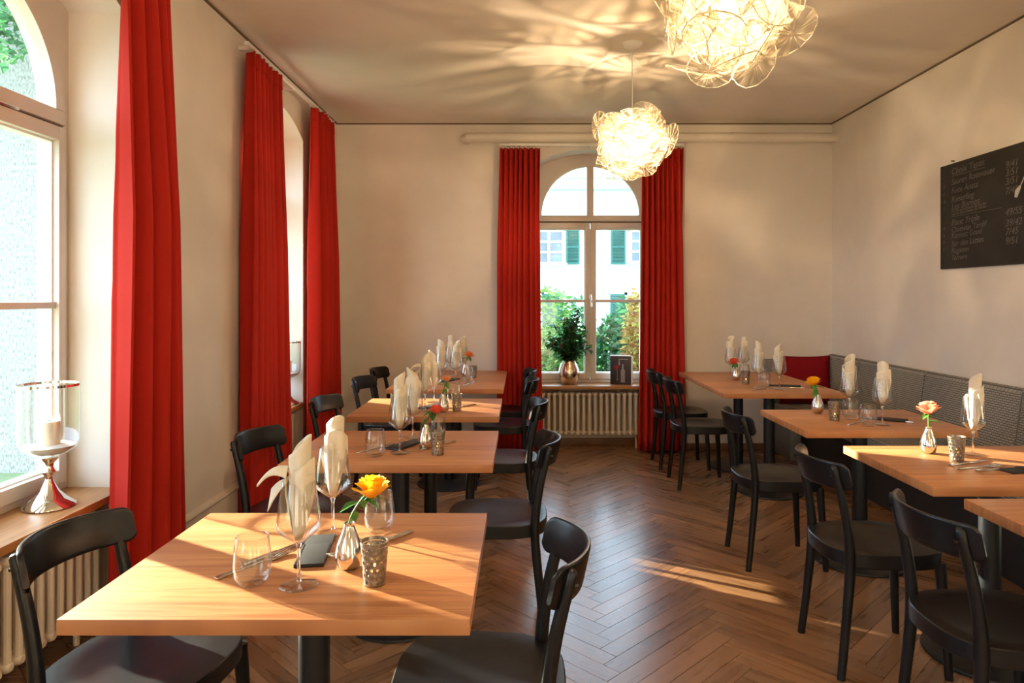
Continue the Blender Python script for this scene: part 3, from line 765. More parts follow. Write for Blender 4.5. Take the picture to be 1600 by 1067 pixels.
def napkin(x, y, rz, seed, label, flap=False, tip=.345):
    """cloth napkin rolled into a cone with upright points, standing in a glass"""
    rr = random.Random(seed)
    t = thing('napkin', label, 'napkin', (x, y, TZ), rz, 'rolled cream napkins in glasses')
    p1, p2 = rr.uniform(.18, .30), rr.uniform(.62, .75); lean = rr.uniform(-.010, .010)
    mb = MB(); a0 = rr.uniform(0, 6.28) if not flap else 2.6
    def f(s, v):
        a = a0 + s * 2 * PI * 1.25
        zt = tip - .026 + .026 * math.cos((s - .5) * 2 * PI * 1.05) - .010 * s
        z = lerp(.106, zt, v); k = min(1, (z - .106) / .10)
        r = (.008 + .0165 * k ** .8) * (1 - .12 * s) * (1 + .07 * math.sin(4 * a + seed))
        if z > .27: r *= 1 + (z - .27) * 1.2
        return (r * math.cos(a) * .9 + lean * k, r * math.sin(a) * 1.05, z)
    mb.grid(f, 40, 16)
    o = mb.build('roll', 'napkin', t, angle=70); so = o.modifiers.new('thickness', 'SOLIDIFY'); so.thickness = .0022; so.offset = 0
    # outer wrap with folded shoulder
    mb = MB(); a1 = a0 + rr.uniform(1.5, 3.5) if not flap else 4.4
    def g2(s, v):
        a = a1 + s * 2 * PI * .86
        zt = .262 + .026 * math.cos((s - .35) * 5.5) + .014 * (abs(s - .5) * 2) ** 3
        z = lerp(.112, zt, v); k = min(1, (z - .112) / .10)
        r = (.011 + .0225 * k ** .75) * (1 + .09 * math.sin(5 * a + seed * 2) * k) * (1 + .10 * s * v)
        if z > .235: r *= 1 - (z - .235) * 1.2
        return (r * math.cos(a) * .9 + lean * k, r * math.sin(a) * 1.05, z)
    mb.grid(g2, 36, 14); o = mb.build('wrap', 'napkin', t, angle=70); so = o.modifiers.new('thickness', 'SOLIDIFY'); so.thickness = .002
    mb = MB()
    def g5(s, v):
        r = .0355; a = a1 + 1.2 + (s - .5) * 1.1 * (1 - .8 * v); z = .255 - .075 * v
        return ((r - .004 * v) * math.cos(a) * .9 + lean, (r - .004 * v) * math.sin(a) * 1.05, z)
    mb.grid(g5, 9, 7); o = mb.build('folded_point', 'napkin', t, angle=70); so = o.modifiers.new('thickness', 'SOLIDIFY'); so.thickness = .0018
    if flap:
        mb = MB()
        def g3(s, v):
            L = s * .068; w = .030 * (1 - .75 * s)
            c = (v - .5) * 2
            return (-.022 - L, c * w, .250 + .016 * math.sin(s * 2.2) - .034 * s * s + .020 * (1 - c * c) * (1 - .8 * s))
        mb.grid(g3, 14, 9); o = mb.build('side_flap', 'napkin', t, angle=80); so = o.modifiers.new('thickness', 'SOLIDIFY'); so.thickness = .003
        mb = MB()
        def g4(s, v):
            L = s * .050; c = (v - .5) * 2
            return (-.024 - L * .8, c * .020, .238 + .012 * math.sin(s * 2.4) - .03 * s - .040 * s * (1 - v))
        mb.grid(g4, 10, 7); o = mb.build('side_flap', 'napkin', t, angle=80); so = o.modifiers.new('thickness', 'SOLIDIFY'); so.thickness = .002

# roses
PETALS = {}
def petal_mesh(mat):
    if mat in PETALS: return PETALS[mat]
    mb = MB()
    def f(u, v):
        a = (u - .5) * 2.0 * (1 - .10 * (2 * v - 1) ** 2 * (v > .5)); r = .36 + .50 * math.sin(v * 1.9) * .8
        curl = .30 * max(0, v - .62) ** 1.3 * 3
        return ((r + curl) * math.cos(a), (r + curl * .6) * math.sin(a) * (.35 + .75 * math.sin(min(1, v * 1.35) * PI / 2)), -.55 + 1.15 * v - .30 * curl - .13 * (abs(u - .5) * 2) ** 3 * v + .03 * math.sin(u * 15) * v * v)
    mb.grid(f, 11, 9); me = mb.mesh('petal', mat, angle=180); PETALS[mat] = me; return me
leaf_me = None
def leaf_mesh():
    global leaf_me
    if leaf_me: return leaf_me
    mb = MB(); prof = [0, .32, .46, .5, .46, .34, .18, 0]
    n = len(prof); vs = []
    for i, w in enumerate(prof):
        t = i / (n - 1); z = -.22 * t * t
        for s in (-1, -.5, 0, .5, 1): vs.append((t, s * w * .85, z + .10 * abs(s) * w * 2))
    fs = [(i * 5 + j, i * 5 + j + 1, i * 5 + j + 6, i * 5 + j + 5) for i in range(n - 1) for j in range(4)]
    mb.add(vs, fs); leaf_me = mb.mesh('leaf', 'leaf', angle=60); return leaf_me
def rose(vx, vy, bx, by, bz, r, mat, label, seed, opened=1.0, leaves=4):
    rr = random.Random(seed)
    t = thing('rose', label, 'rose', (vx, vy, TZ + .02), 0, 'single roses in silver vases'); o = Vector((vx, vy, TZ + .02)); B = Vector((bx, by, bz)) - o
    p0, p1 = Vector((0, 0, 0)), Vector((0, 0, .088))
    pts = path([p0, p1, p1.lerp(B, .55) + Vector((0, 0, .008)), B - Vector((0, 0, r * .45))], 5)
    MB().tube(pts, .0023, 8).build('stem', 'stem', t)
    n = 18; me = petal_mesh(mat); tilt_axis = Vector((B.x, B.y, 0))
    for i in range(n):
        q = i / (n - 1); a = i * 2.39996 + seed
        s = r * lerp(.34, 1.0, q ** .8); open_ = R(lerp(-22, 38 * opened, q ** 1.2))
        ob = put('petal', me, t); ob.scale = (s * lerp(.55, 1, q), s * lerp(.8, 1, q), s * lerp(1.25, .95, q))
        ob.rotation_euler = (Matrix.Rotation(R(-10), 3, 'X') @ Matrix.Rotation(a, 3, 'Z') @ Matrix.Rotation(open_, 3, 'Y')).to_euler()
        ob.location = B + Vector((0, 0, r * lerp(.15, -.12, q)))
    for i in range(5):
        a = i * 1.2566 + seed
        ob = put('sepal', leaf_mesh(), t); ob.scale = (r * .55, r * .3, r * .5); ob.location = B - Vector((0, 0, r * .5)); ob.rotation_euler = (0, R(20), a)
    for i in range(leaves):
        k = int(len(pts) * lerp(.45, .8, i / max(1, leaves - 1))); a = seed * 1.7 + i * 2.2
        ob = put('leaf', leaf_mesh(), t); L = rr.uniform(.040, .058); ob.scale = (L, L * .62, L); ob.location = pts[k]
        ob.rotation_euler = (0, R(rr.uniform(-15, 55)), a)

# cutlery
def cut_meshes():
    kn = MB(); kn.prism([(0, -.006), (.10, -.0045), (.10, .0045), (0, .006)], lambda a, b_, d: (a, b_, d), 0, .005)
    bl = MB(); bl.prism([(.10, -.0045), (.19, -.007), (.212, -.002), (.216, .006), (.10, .006)], lambda a, b_, d: (a, b_, d), .001, .0032)
    fk = MB(); fk.prism([(0, -.006), (.06, -.004), (.13, -.0028), (.13, .0028), (.06, .004), (0, .006)], lambda a, b_, d: (a, b_, d), 0, .0035)
    fh = MB(); fh.prism([(.13, -.003), (.142, -.011), (.160, -.012), (.160, .012), (.142, .011), (.13, .003)], lambda a, b_, d: (a, b_, d), .0005, .003)
    for k in range(4): y = -.0102 + k * .0068; fh.prism([(.160, y - .0018), (.200, y - .0010), (.200, y + .0010), (.160, y + .0018)], lambda a, b_, d: (a, b_, d + max(0, (a - .16) * .1)), .0005, .0028)
    return [m.mesh(n, 'steel', bevel=bv) for m, n, bv in ((kn, 'handle', .0015), (bl, 'blade', .0006), (fk, 'handle', .0012), (fh, 'tines', .0004))]
CUT = cut_meshes()
def cutlery(kind, x0, y0, x1, y1, label, z=TZ + .0005, group='steel cutlery on the tables'):
    t = thing(kind, label, kind, (x0, y0, z), math.atan2(y1 - y0, x1 - x0), group)
    a, b_ = (CUT[0], CUT[1]) if kind == 'knife' else (CUT[2], CUT[3])
    for o in (put('handle', a, t), put('blade' if kind == 'knife' else 'tines', b_, t)): o.scale = (1.02, 1.35, 1.4)
def pouch(x, y, rz, label):
    t = thing('cutlery_pouch', label, 'cutlery pouch', (x, y, TZ), rz, 'black cutlery pouches')
    MB().box(-.036, .036, -.11, .11, 0, .006).build('sleeve', 'pouch', t, bevel=.002)
    MB().box(-.036, .036, -.11, .03, .006, .009).build('pocket', 'pouch', t, bevel=.0015)
    MB().box(-.033, -.031, -.108, .028, .009, .0096).box(.031, .033, -.108, .028, .009, .0096).build('seam', 'black_metal', t)

# ------------------------------------------------------------------ set the tables
def setting(nm, glasses, tumblers, vase, candle, rosespec, pouches, cuts, seed):
    for i, (x, y, lb, fl_) in enumerate(glasses):
        place(P_GLASS, x, y, f'stemmed wine glass on the {nm}, {lb}', 'stemmed wine glasses')
        napkin(x, y, seed * 1.3 + i * 2.1 if not fl_ else R(8), seed * 7 + i, f'cream napkin in the glass {lb}, {nm}', fl_, .345 if i % 2 == 0 else .332)
    for x, y, lb in tumblers: place(P_TUMB, x, y, f'clear stemless water tumbler on the {nm}{lb}', 'water tumblers')
    place(P_VASE, *vase, f'small silver teardrop vase on the {nm}', 'silver bud vases')
    place(P_CAND, *candle, f'bronze lattice tealight holder on the {nm}', 'lattice tealight holders', seed)
    bx, by, bz, r, mat, lab, op = rosespec
    rose(vase[0], vase[1], bx, by, bz, r, mat, lab, seed, op)
    for x, y, a, lb in pouches: pouch(x, y, R(a), f'flat black cutlery pouch on the {nm}{lb}')
    for kd, x0, y0, x1, y1, lb in cuts: cutlery(kd, x0, y0, x1, y1, f'steel {kd} on the {nm}, {lb}')
setting('nearest left table',
        [(-.503, 1.553, 'nearer to the viewer', True), (-.5225, 1.904, 'farther from the viewer', False)],
        [(-.612, 1.563, ', beside the near glass'), (-.396, 1.915, ', behind the yellow rose')],
        (-.415, 1.655), (-.334, 1.563), (-.356, 1.648, .952, .046, 'rose_yellow', 'open yellow rose with green leaves on the nearest left table', .85),
        [(-.528, 1.765, 8, '')],
        [('fork', -.705, 1.585, -.59, 1.76, 'left of the pouch, nearer'), ('knife', -.675, 1.665, -.56, 1.85, 'left of the pouch, farther'), ('knife', -.305, 1.905, -.42, 1.75, 'behind the candle holder'), ('fork', -.34, 1.86, -.47, 1.72, 'behind the vase')], 1)
setting('left table with the red rose',
        [(-.508, 2.875, 'nearer to the viewer', False), (-.506, 3.20, 'farther from the viewer', False)],
        [(-.600, 2.82, ', left side'), (-.395, 3.20, ', behind the red rose')],
        (-.415, 2.97), (-.347, 2.85), (-.368, 2.965, .922, .034, 'rose_coral', 'coral red rose with a drooping leaf on the second left table', .8),
        [(-.505, 3.03, -25, '')],
        [('fork', -.69, 2.87, -.57, 3.03, 'left of the pouch'), ('knife', -.30, 3.10, -.40, 2.97, 'right of the vase')], 2)
setting('sunlit third left table',
        [(-.555, 3.95, 'nearer to the viewer', True), (-.545, 4.27, 'farther from the viewer', False)],
        [(-.645, 3.95, ', left of the near glass'), (-.42, 4.25, ', behind the vase')],
        (-.444, 3.90), (-.372, 3.95), (-.424, 3.90, .943, .028, 'rose_peach', 'closed peach rosebud on the third left table', .25),
        [(-.53, 4.10, -20, '')],
        [('fork', -.72, 3.97, -.61, 4.13, 'left of the pouch'), ('knife', -.28, 4.17, -.40, 4.05, 'right of the vase')], 3)
setting('long far left table',
        [(-.60, 5.15, 'at the near left', False), (-.50, 5.24, 'at the near right', False), (-.60, 5.75, 'at the far left', False), (-.50, 5.83, 'at the far right', False)],
        [(-.41, 5.28, ', in the middle'), (-.68, 5.22, ', on the wall side')],
        (-.465, 5.66), (-.392, 5.58), (-.433, 5.655, .937, .042, 'rose_orange', 'orange rose on the long far left table', 1.0),
        [(-.56, 5.40, -20, '')],
        [('knife', -.36, 5.30, -.42, 5.12, 'near its middle')], 4)
setting('long right table',
        [(1.71, 4.96, 'at the near left', False), (1.825, 4.87, 'at the near right', False), (1.71, 5.62, 'at the far left', False), (1.85, 5.74, 'at the far right', False)],
        [(1.775, 5.03, ', between the near glasses'), (1.80, 5.56, ', by the far glasses')],
        (1.69, 5.42), (1.688, 5.18), (1.67, 5.415, .905, .044, 'rose_coral', 'coral red rose on the long right table', 1.0),
        [(1.93, 5.05, 70, '')],
        [('fork', 1.62, 4.82, 1.77, 4.90, 'near its left front'), ('knife', 2.02, 4.92, 1.85, 4.95, 'near its right front')], 5)
setting('middle right table',
        [(1.81, 3.80, 'farther from the viewer', False), (1.845, 3.52, 'nearer to the viewer', False)],
        [(1.76, 3.68, ', between the glasses'), (1.755, 3.485, ', left of the near glass')],
        (1.67, 3.88), (1.655, 3.64), (1.646, 3.88, .934, .044, 'rose_yellow', 'golden yellow rose with a hanging leaf on the middle right table', .8),
        [(1.93, 3.66, 60, '')],
        [('fork', 1.66, 3.50, 1.80, 3.62, 'left of the glasses'), ('knife', 2.03, 3.56, 1.88, 3.70, 'right of the glasses')], 6)
setting('right table with the pink rose',
        [(1.87, 2.85, 'behind the cutlery', False)], [],
        (1.70, 2.875), (1.733, 2.74), (1.698, 2.873, .945, .048, 'rose_pink', 'large salmon pink rose in the sunlit silver vase', .95),
        [(1.91, 2.585, 100, '')],
        [('fork', 1.650, 2.60, 1.86, 2.66, 'nearest of three'), ('knife', 1.655, 2.655, 1.88, 2.75, 'middle of three'), ('knife', 1.70, 2.57, 1.90, 2.62, 'at the pouch')], 7)

# ------------------------------------------------------------------ hurricane candle lamps on the left sills
def hurricane(x, y, label):
    t = thing('hurricane_lamp', label, 'candle lantern', (x, y, SILL), 0, 'glass hurricane candle lamps')
    MB().lathe([(0, 0), (.088, 0), (.092, .004), (.090, .012), (.060, .034), (.034, .062), (.020, .090), (.014, .105), (.013, .118), (.022, .130), (.026, .138), (.020, .146), (.014, .156), (.018, .172), (.032, .186), (.036, .194), (0, .194)], 40, cap=False).build('pedestal', 'chrome', t, angle=50)
    MB().lathe([(.02, .194), (.055, .204), (.090, .226), (.102, .252), (.104, .30), (.104, .470), (.1025, .470), (.1025, .30), (.1005, .253), (.088, .228), (.054, .207), (0, .199)], 48, cap=False).build('glass_shade', 'glassware', t, angle=50)
    MB().lathe([(.1015, .467), (.1015, .477), (.1050, .477), (.1050, .467), (.1015, .467)], 48, cap=False).build('silver_rim', 'chrome', t)
    MB().lathe([(0, .202), (.052, .208), (.086, .229), (.092, .238), (.06, .243), (0, .244)], 32, cap=False).build('white_sand', 'sand', t)
    MB().lathe([(0, .240), (.0375, .240), (.0378, .322), (.034, .331), (.022, .333), (.012, .328), (0, .326)], 32, cap=False).build('pillar_candle', 'wax', t, angle=40)
    MB().tube([(0, 0, .326), (.001, 0, .338)], .0014, 6).build('wick', 'black_metal', t)
hurricane(-1.83, 2.665, 'glass hurricane lamp with silver foot and white candle, on the nearest left sill')
hurricane(-1.79, 5.24, 'glass hurricane lamp half hidden by a red curtain, on the far left sill')

# ------------------------------------------------------------------ back sill: bouquet and menu card
vx, vy = .445, YB + .13
t = thing('bouquet_vase', 'round gold and silver vase on the back window sill', 'vase', (vx, vy, SILL))
MB().lathe([(0, 0), (.055, 0), (.062, .004), (.086, .04), (.098, .09), (.096, .135), (.080, .185), (.066, .208), (.063, .217), (.066, .222), (.061, .220), (.059, .208), (.07, .18)], 40, cap=False).build('body', 'gold_silver', t, angle=60)
MB().lathe([(.063, .217), (.0665, .223), (.061, .223), (.061, .217), (.063, .217)], 40, cap=False).build('lip', 'gold_silver', t, angle=60)
def leaf_cloud(mb, pts, size, rr, mi=0):
    for p in pts:
        a, b_, c_ = rr.uniform(0, 6.28), rr.uniform(-1, 1), rr.uniform(0, 6.28)
        m = Euler((b_, rr.uniform(-.9, .9), a)).to_matrix(); s = size * rr.uniform(.6, 1.25)
        q = [m @ Vector(v) * s + Vector(p) for v in ((0, 0, 0), (.45, .28, .06), (1, 0, -.06), (.45, -.28, .06))]
        mb.add(q, [(0, 1, 2, 3)], mi)
rr = random.Random(21)
bq = thing('bouquet', 'dark green leafy bouquet with small red berries in the vase at the back window', 'bouquet', (vx, vy, SILL + .02))
leaf_pts, ber = [], MB()
for i in range(30):
    a = rr.uniform(0, 2 * PI); sp = rr.uniform(.05, 1) ** .7; hh = lerp(.60, .34, sp) * rr.uniform(.8, 1.08)
    if i < 4: a = .4 + i * .3; sp = .35 + .1 * i; hh = .68 - .04 * i
    e = Vector((math.cos(a) * sp * .25, math.sin(a) * sp * .07, hh))
    pts = path([(0, 0, 0), (e.x * .12, e.y * .12, .20), (e.x * .6, e.y * .6, lerp(.2, hh, .6)), e], 5)
    MB().tube(pts, .0025, 5).build('twig', 'stem', bq)
    for k in range(46):
        s = pts[rr.randrange(int(len(pts) * .36), len(pts))]
        leaf_pts.append(s + Vector((rr.gauss(0, .026), rr.gauss(0, .018), rr.gauss(0, .026))))
    if i % 2 == 0:
        for k in range(5):
            s = e + Vector((rr.gauss(0, .018), rr.gauss(0, .012), rr.gauss(0, .016))); ber.lathe([(0, -.008), (.0065, -.004), (.0065, .004), (0, .008)], 8, c=s)
mb = MB(); leaf_cloud(mb, leaf_pts, .055, rr); o = mb.build('foliage', 'foliage_bouquet', bq, smooth=False); o['kind'] = 'stuff'
ber.build('berries', 'berry', bq)['kind'] = 'stuff'
mx, my = .925, YB + .10
t = thing('menu_card', 'black standing menu card with wine glass print on the back sill', 'menu', (mx, my, SILL), R(-18))
MB().box(-.098, .098, -.004, .004, 0, .265).build('cover', 'print_dark', t, bevel=.001)
MB().box(-.098, .102, .004, .020, 0, .262).build('pages', 'white_paint', t, bevel=.001)
MB().box(.098, .108, -.006, .024, 0, .27).box(-.10, .104, -.003, .022, .265, .27).build('white_edge', 'white_paint', t)
f2 = lambda a, b_, d: (a, d, b_)
def print_shape(nm, poly, mat): MB().prism(poly, f2, -.0052, -.0040).build(nm, mat, t, smooth=False)
print_shape('wine_print', [(-.062, .155), (-.035, .135), (-.02, .155), (-.022, .175), (-.058, .175)], 'print_red')
print_shape('glass_print', [(-.04, .04), (-.022, .04), (-.022, .048), (-.029, .052), (-.029, .136), (-.033, .136), (-.033, .052), (-.04, .048)], 'print_grey')
print_shape('glass_print', [(-.022, .18), (-.006, .18), (-.008, .225), (-.018, .225)], 'print_grey')
print_shape('bottle_print', [(.0, .02), (.04, .02), (.04, .13), (.028, .15), (.028, .19), (.012, .19), (.012, .15), (.0, .13)], 'print_grey')
print_shape('title_print', [(-.02, .232), (.07, .232), (.07, .240), (-.02, .240)], 'print_grey')

# ------------------------------------------------------------------ blackboard with chalk writing
bd = thing('blackboard', 'black wall chalkboard with handwritten wine list and prices on the right wall', 'blackboard', (XR, 3.98, 1.59))
bo = Vector(bd.location)
o = MB().box(XR - .018, XR - .001, 3.30, 4.655, 1.592, 2.282).build('panel', 'blackboard', bd, bevel=.002); o.location = -bo
o = MB().tube([(XR - .001, 4.53, 2.30), (XR - .022, 4.53, 2.30)], .005, 8).build('nail', 'gap_dark', bd); o.location = -bo
CH = Matrix(((0, 0, -1), (-1, 0, 0), (0, 1, 0)))
def chalk(text, y, z, size, mat='chalk', tilt=0, shear=.25):
    cu = bpy.data.curves.new('lettering', 'FONT'); cu.body = text; cu.size = size; cu.shear = shear; cu.extrude = .0004; cu.space_character = 1.02
    ob = bpy.data.objects.new('tmp', cu); C.objects.link(ob)
    me = bpy.data.meshes.new_from_object(ob.evaluated_get(bpy.context.evaluated_depsgraph_get()))
    bpy.data.objects.remove(ob); bpy.data.curves.remove(cu)
    me.materials.clear(); me.materials.append(M[mat])
    ob = put('lettering', me, bd); ob.rotation_euler = (CH @ Matrix.Rotation(R(tilt), 3, 'Z')).to_euler(); ob.location = Vector((XR - .0188, y, z)) - bo
rows = [('Choix Tapas', 2.205, .062), ('Sauren Rotenauer', 2.140, .056), ('Fuite Anata', 2.082, .056), ('Rieserling', 2.024, .056), ('Les Bornes', 1.976, .060),
        ('Blanc Triple', 1.873, .056), ('Chasselas Tardif', 1.828, .050), ('Kornett Good', 1.788, .050), ('Sur des Lattes', 1.735, .054), ('Ragaton', 1.690, .052), ('Terroirs', 1.645, .046)]
for tx, z, s in rows: chalk(tx, 4.535, z, s, tilt=1.5)
for z in (1.957, 1.938): chalk('met les assortiments de Verdier', 4.535, z, .026, tilt=2)
o = MB().box(XR - .0192, XR - .0184, 4.21, 4.53, 2.196, 2.199).build('chalk_rule', 'chalk', bd); o.location = -bo
o = MB().box(XR - .0192, XR - .0184, 4.06, 4.53, 1.930, 1.9325).build('chalk_rule', 'chalk', bd); o.location = -bo
for tx, z in (('9/41', 2.155), ('3/51', 2.108), ('3/51', 2.058), ('7/45', 2.002), ('49/55', 1.878), ('39/42', 1.815), ('7/45', 1.765), ('9/51', 1.710)): chalk(tx, 4.03, z, .058, tilt=1)
for z, tx in ((2.13, '1/'), (2.08, '4'), (2.03, '1/'), (1.98, '1'), (1.85, '1/'), (1.80, '4'), (1.76, '5'), (1.71, '1')): chalk(tx, 4.625, z, .034)
mb = MB().tube([(XR - .019, 3.94, 1.975), (XR - .019, 3.925, 2.01), (XR - .019, 3.905, 2.035)], [.008, .014, .006], 6).tube([(XR - .019, 3.905, 2.035), (XR - .019, 3.87, 2.09)], .003, 6)
o = mb.build('chalk_bottle_drawing', 'chalk_white', bd); o.location = -bo

# ------------------------------------------------------------------ pendant lamps made of clear lens petals
def petal_lens():
    mb = MB(); n = 14; rr = random.Random(4); top, bot = [], []
    pr = [1.0, 1.0, .98, 1.0, 1.02, .97, .90, .84, .82, .84, .90, .97, 1.02, 1.0]
    R0, th = .112, .0022
    out = [(R0 * pr[k] * math.cos(2 * PI * k / n), R0 * pr[k] * math.sin(2 * PI * k / n)) for k in range(n)]
    vs = [(0, 0, .010)]
    for k, (x, y) in enumerate(out): vs.append((x * .5, y * .5, .006 + (.0015 if k % 2 else -.001)))
    for k, (x, y) in enumerate(out): vs.append((x * .975, y * .975, 0))
    fs = [(0, 1 + k, 1 + (k + 1) % n) for k in range(n)] + [(1 + k, 1 + n + k, 1 + n + (k + 1) % n, 1 + (k + 1) % n) for k in range(n)]
    mb.add(vs, fs, 0)
    a = [(x * .975, y * .975, 0) for x, y in out]; b_ = [(x, y, -.0015) for x, y in out]; c_ = [(x, y, -.0045) for x, y in out]; d_ = [(x * .975, y * .975, -.003) for x, y in out]
    q = a + b_ + c_ + d_
    fs = [(j * n + k, j * n + (k + 1) % n, ((j + 1) % 4) * n + (k + 1) % n, ((j + 1) % 4) * n + k) for j in range(4) for k in range(n)]
    mb.add(q, fs, 1)
    return mb.mesh('lens_petal', ['lens_plastic', 'lens_rim'], smooth=False)
def make_pendant():
    t = thing('pendant_lamp', 'p', 'pendant lamp'); rr = random.Random(17)
    zc = -.62
    MB().lathe([(0, -.030), (.035, -.028), (.058, -.016), (.064, -.004), (.064, 0), (0, 0)], 32, cap=False).build('canopy', 'white_paint', t, angle=50)
    MB().tube([(0, 0, -.03), (0, 0, zc + .12)], .0028, 6).build('cord', 'white_paint', t)
    MB().tube([(.012, 0, -.03), (.004, 0, zc + .12)], .0008, 5).build('steel_wire', 'steel', t)
    MB().lathe([(0, .13), (.02, .125), (.024, .09), (.024, .05), (.016, .04), (0, .04)], 20, c=(0, 0, zc), cap=False).build('lamp_holder', 'chrome', t)
    MB().lathe([(0, .045), (.016, .04), (.03, .012), (.034, -.012), (.026, -.036), (.012, -.046), (0, -.048)], 20, c=(0, 0, zc), cap=False).build('bulb', 'bulb_glow', t)
    lens = petal_lens(); N = 38
    arms = MB()
    for i in range(N):
        z = 1 - 2 * (i + .5) / N; a = i * 2.39996; r = math.sqrt(1 - z * z)
        d = Vector((r * math.cos(a), r * math.sin(a), z))
        if z > .9: continue
        rad = .19 + .035 * ((i * 7) % 3 - 1)
        tilt = Matrix.Rotation(R(rr.uniform(-48, 48)), 3, 'X') @ Matrix.Rotation(R(rr.uniform(-30, 30)), 3, 'Y')
        o = put('lens_petal', lens, t); o.location = d * rad + Vector((0, 0, zc))
        o.rotation_euler = (d.to_track_quat('Z', 'Y').to_matrix() @ tilt @ Matrix.Rotation(rr.uniform(0, 6.28), 3, 'Z')).to_euler()
        s = rr.uniform(.82, 1.06); o.scale = (s, s, s)
        arms.tube([Vector((0, 0, zc + .07)), d * rad * .55 + Vector((0, 0, zc + .03)), d * rad + Vector((0, 0, zc))], .0013, 4)
    arms.build('arms', 'glassware', t)['kind'] = 'stuff'
    return t
pend = make_pendant()
for i, (y, lb) in enumerate([(2.33, 'clear petal pendant lamp cut off by the top of the picture, nearest'), (4.33, 'whole clear petal pendant lamp hanging before the back window'),
                             (.33, 'added clear petal pendant lamp over the viewer, out of view'), (-1.67, 'added unseen clear petal pendant lamp at the room end behind the viewer')]):  # last two lamps hang out of view, added to raise the room light
    p = pend if i == 0 else copy_tree(pend)
    p.location = (.697, y, H); p.rotation_euler = (0, 0, [0.3, 1.9, 4, 5][i]); tag(p, lb, 'pendant lamp', 'clear petal pendant lamps')
    ld = bpy.data.lights.new('bulb_light', 'POINT'); ld.energy = LAMP_W; ld.color = (1, .74, .45); ld.shadow_soft_size = .011
    lo = bpy.data.objects.new('bulb_light', ld); C.objects.link(lo); lo.parent = p; lo.location = (0, 0, -.625)

# ------------------------------------------------------------------ outdoors
struct(MB().box(-60, 60, -40, 80, -1.3, -1.2).build('ground', 'ground_green'))
HY = 28.0; S = HY / FPX
def hx(px): return (px - VPX) * S
def hz(py): return EYE + (VPY - py) * S
hs = thing('house', 'white house with green shutters seen through the back window', 'house', (3, HY, -1.2)); ho = Vector(hs.location)
def hpart(nm, mat, x0, x1, z0, z1, y0, y1, parent=None, bev=0):
    o = MB().box(x0, x1, y0, y1, z0, z1).build(nm, mat, parent or hs, bevel=bev); o.location = -ho if parent is None else (0, 0, 0); return o
hpart('facade', 'house_white', -9, 15, -1.2, hz(299), HY, HY + 8)
hpart('cornice', 'house_white', -9.2, 15.2, hz(296), hz(281), HY - .35, HY + .2)
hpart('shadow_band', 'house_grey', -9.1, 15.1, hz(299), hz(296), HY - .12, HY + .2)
hpart('gutter', 'house_grey', -9.4, 15.4, hz(281), hz(272), HY - .55, HY - .30)
mb = MB().add([(-9.4, HY - .5, hz(273)), (15.4, HY - .5, hz(273)), (15.4, HY + 4, hz(273) + 2.4), (-9.4, HY + 4, hz(273) + 2.4), (-9.4, HY + 8.5, hz(273)), (15.4, HY + 8.5, hz(273))], [(0, 1, 2, 3), (3, 2, 5, 4), (0, 3, 4), (1, 5, 2), (0, 4, 5, 1)])
o = mb.build('roof', 'roof_tile', hs, smooth=False); o.location = -ho
def hwindow(px0, px1, py0, py1):
    x0, x1, z0, z1 = hx(px0), hx(px1), hz(py1), hz(py0)
    w = bpy.data.objects.new('window', None); C.objects.link(w); w.parent = hs; w.location = -ho
    hpart('pane', 'house_pane', x0, x1, z0, z1, HY - .01, HY + .02, w)
    mb = MB(); n = 3
    for k in range(n + 1): x = lerp(x0, x1, k / n); mb.box(x - .05, x + .05, HY - .05, HY, z0, z1)
    for k in range(4): z = lerp(z0, z1, k / 3); mb.box(x0, x1, HY - .048, HY, z - .04, z + .04)
    mb.build('frame', 'white_paint', w)
    mb = MB().box(x0 - .12, x0, HY - .07, HY, z0, z1 + .12).box(x1, x1 + .1, HY - .07, HY, z0, z1 + .12).box(x0 - .12, x1 + .1, HY - .07, HY, z1, z1 + .14)
    mb.build('surround', 'house_white', w)
    hpart('sill', 'house_grey', x0 - .15, x1 + .15, z0 - .14, z0, HY - .2, HY, w)
plain('house_pane', (.12, .14, .16), .08, var=.3, scale=1.5)
hwindow(812, 880, 361, 411); hwindow(985, 1052, 361, 409)
hwindow(790, 846, 461, 520); hwindow(980, 1040, 461, 520)
def shutter(px0, px1, py0, py1):
    x0, x1, z0, z1 = hx(px0), hx(px1), hz(py1), hz(py0)
    t = bpy.data.objects.new('shutter', None); C.objects.link(t); t.parent = hs; t.location = -ho
    mb = MB(); e = .07
    mb.box(x0, x0 + e, HY - .12, HY - .06, z0, z1).box(x1 - e, x1, HY - .12, HY - .06, z0, z1)
    for z in (z0, (z0 + z1) / 2 - e / 2, z1 - e): mb.box(x0 + e, x1 - e, HY - .12, HY - .06, z, z + e)
    mb.build('frame', 'shutter_green', t)
    sl = MB(); n = 22
    for k in range(n):
        z = lerp(z0 + e, z1 - e, (k + .5) / n)
        sl.add([(x0 + e, HY - .115, z - .025), (x1 - e, HY - .115, z - .025), (x1 - e, HY - .065, z + .025), (x0 + e, HY - .065, z + .025)], [(0, 1, 2, 3)])
    sl.build('slats', 'shutter_green', t, smooth=False)['kind'] = 'stuff'
for a in ((884, 905.5, 359, 413), (954, 977, 359, 413), (847, 879, 459, 520), (953, 976, 459, 520), (1056, 1078, 359, 413)): shutter(*a)

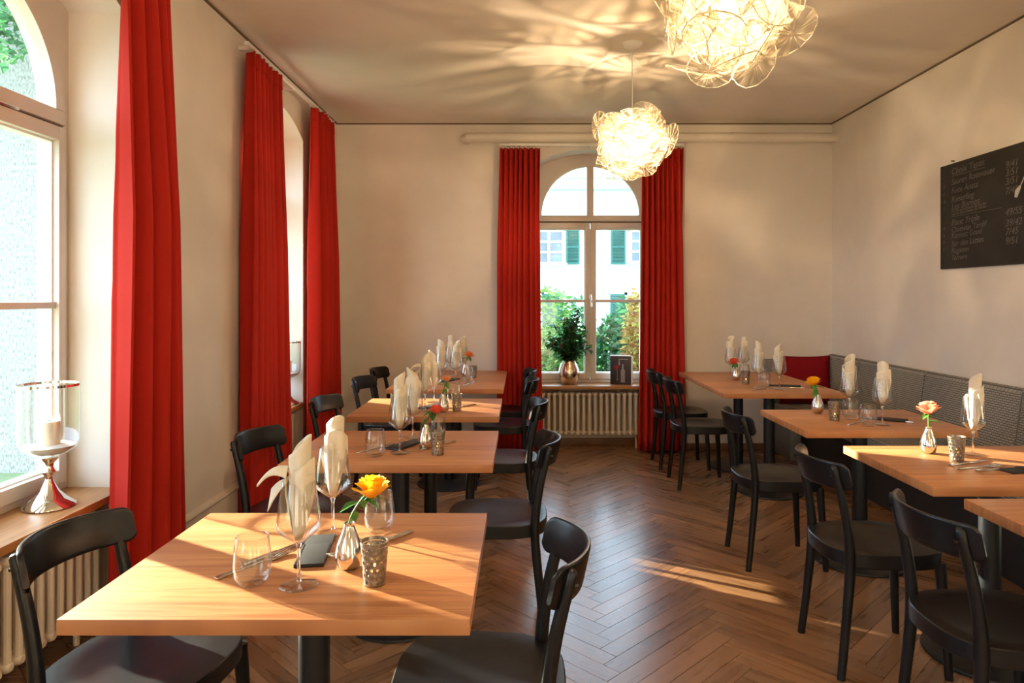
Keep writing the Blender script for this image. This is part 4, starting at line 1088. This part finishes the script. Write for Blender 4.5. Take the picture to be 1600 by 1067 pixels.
def bush(name, x, y, z0, z1, rx, ry, n, size, mat, label, seed, cat='shrub', stems=5):
    rr = random.Random(seed); t = thing(name, label, cat, (x, y, -1.2)); pts = []
    blobs = [(rr.gauss(0, .38), rr.gauss(0, .38), rr.uniform(.2, 1)) for _ in range(9)]
    for _ in range(n):
        bx_, by_, bz_ = blobs[rr.randrange(9)]
        d = Vector((rr.gauss(0, 1), rr.gauss(0, 1), rr.gauss(0, 1))).normalized() * rr.uniform(.55, 1.0) ** .5
        zz = lerp(z0, z1 - .2 * (z1 - z0), bz_)
        pts.append((rx * (bx_ + d.x * .5), ry * (by_ + d.y * .5), zz + d.z * (z1 - z0) * .25 + 1.2))
    mb = MB(); leaf_cloud(mb, pts, size, rr); o = mb.build('foliage', mat, t, smooth=False); o['kind'] = 'stuff'
    for k in range(stems):
        e = blobs[k]; MB().tube(path([(rr.gauss(0, .06), rr.gauss(0, .06), 0), (rx * e[0] * .5, ry * e[1] * .5, (z0 + z1) / 2 + 1.2), (rx * e[0], ry * e[1], lerp(z0, z1, e[2] * .8) + 1.2)], 4), [.035] * 4 + [.02] * 4 + [.01], 6).build('branch', 'bark', t)
bush('garden_shrub', .45, 9.0, -.6, 1.55, .75, .7, 5200, .105, 'foliage_green', 'bright green shrub outside, behind the bouquet at the back window', 31)
bush('garden_shrub', 1.30, 9.6, -.8, 1.45, .55, .7, 4600, .11, 'foliage_dark', 'bluish green shrub outside, behind the menu card', 32)
bush('garden_shrub', 1.46, 8.3, -.6, 1.45, .24, .55, 2200, .085, 'foliage_red', 'yellow and red leaved shrub outside, beside the right back curtain', 33)
bush('garden_shrub', 1.0, 12.5, -.8, .95, 2.3, .8, 4200, .15, 'foliage_green', 'low green hedge outside, farther back toward the white house', 34)
# neighbouring roughcast house seen through the nearest left window
nb = thing('neighbour_house', 'pale grey roughcast house wall outside the nearest left window', 'house', (-6.6, 10.2, -1.2))
MB().box(-2.1, 2.1, 0, 5, 0, 7.3).build('wall', 'roughcast', nb)
MB().box(-2.3, 2.3, -.25, 5.2, 7.3, 7.47).build('eave', 'house_grey', nb)
bush('garden_tree', -7.3, 9.0, 4.3, 7.0, 1.2, .5, 1800, .16, 'foliage_dark', 'tall green tree outside, showing in the arch of the nearest left window', 36, 'tree')
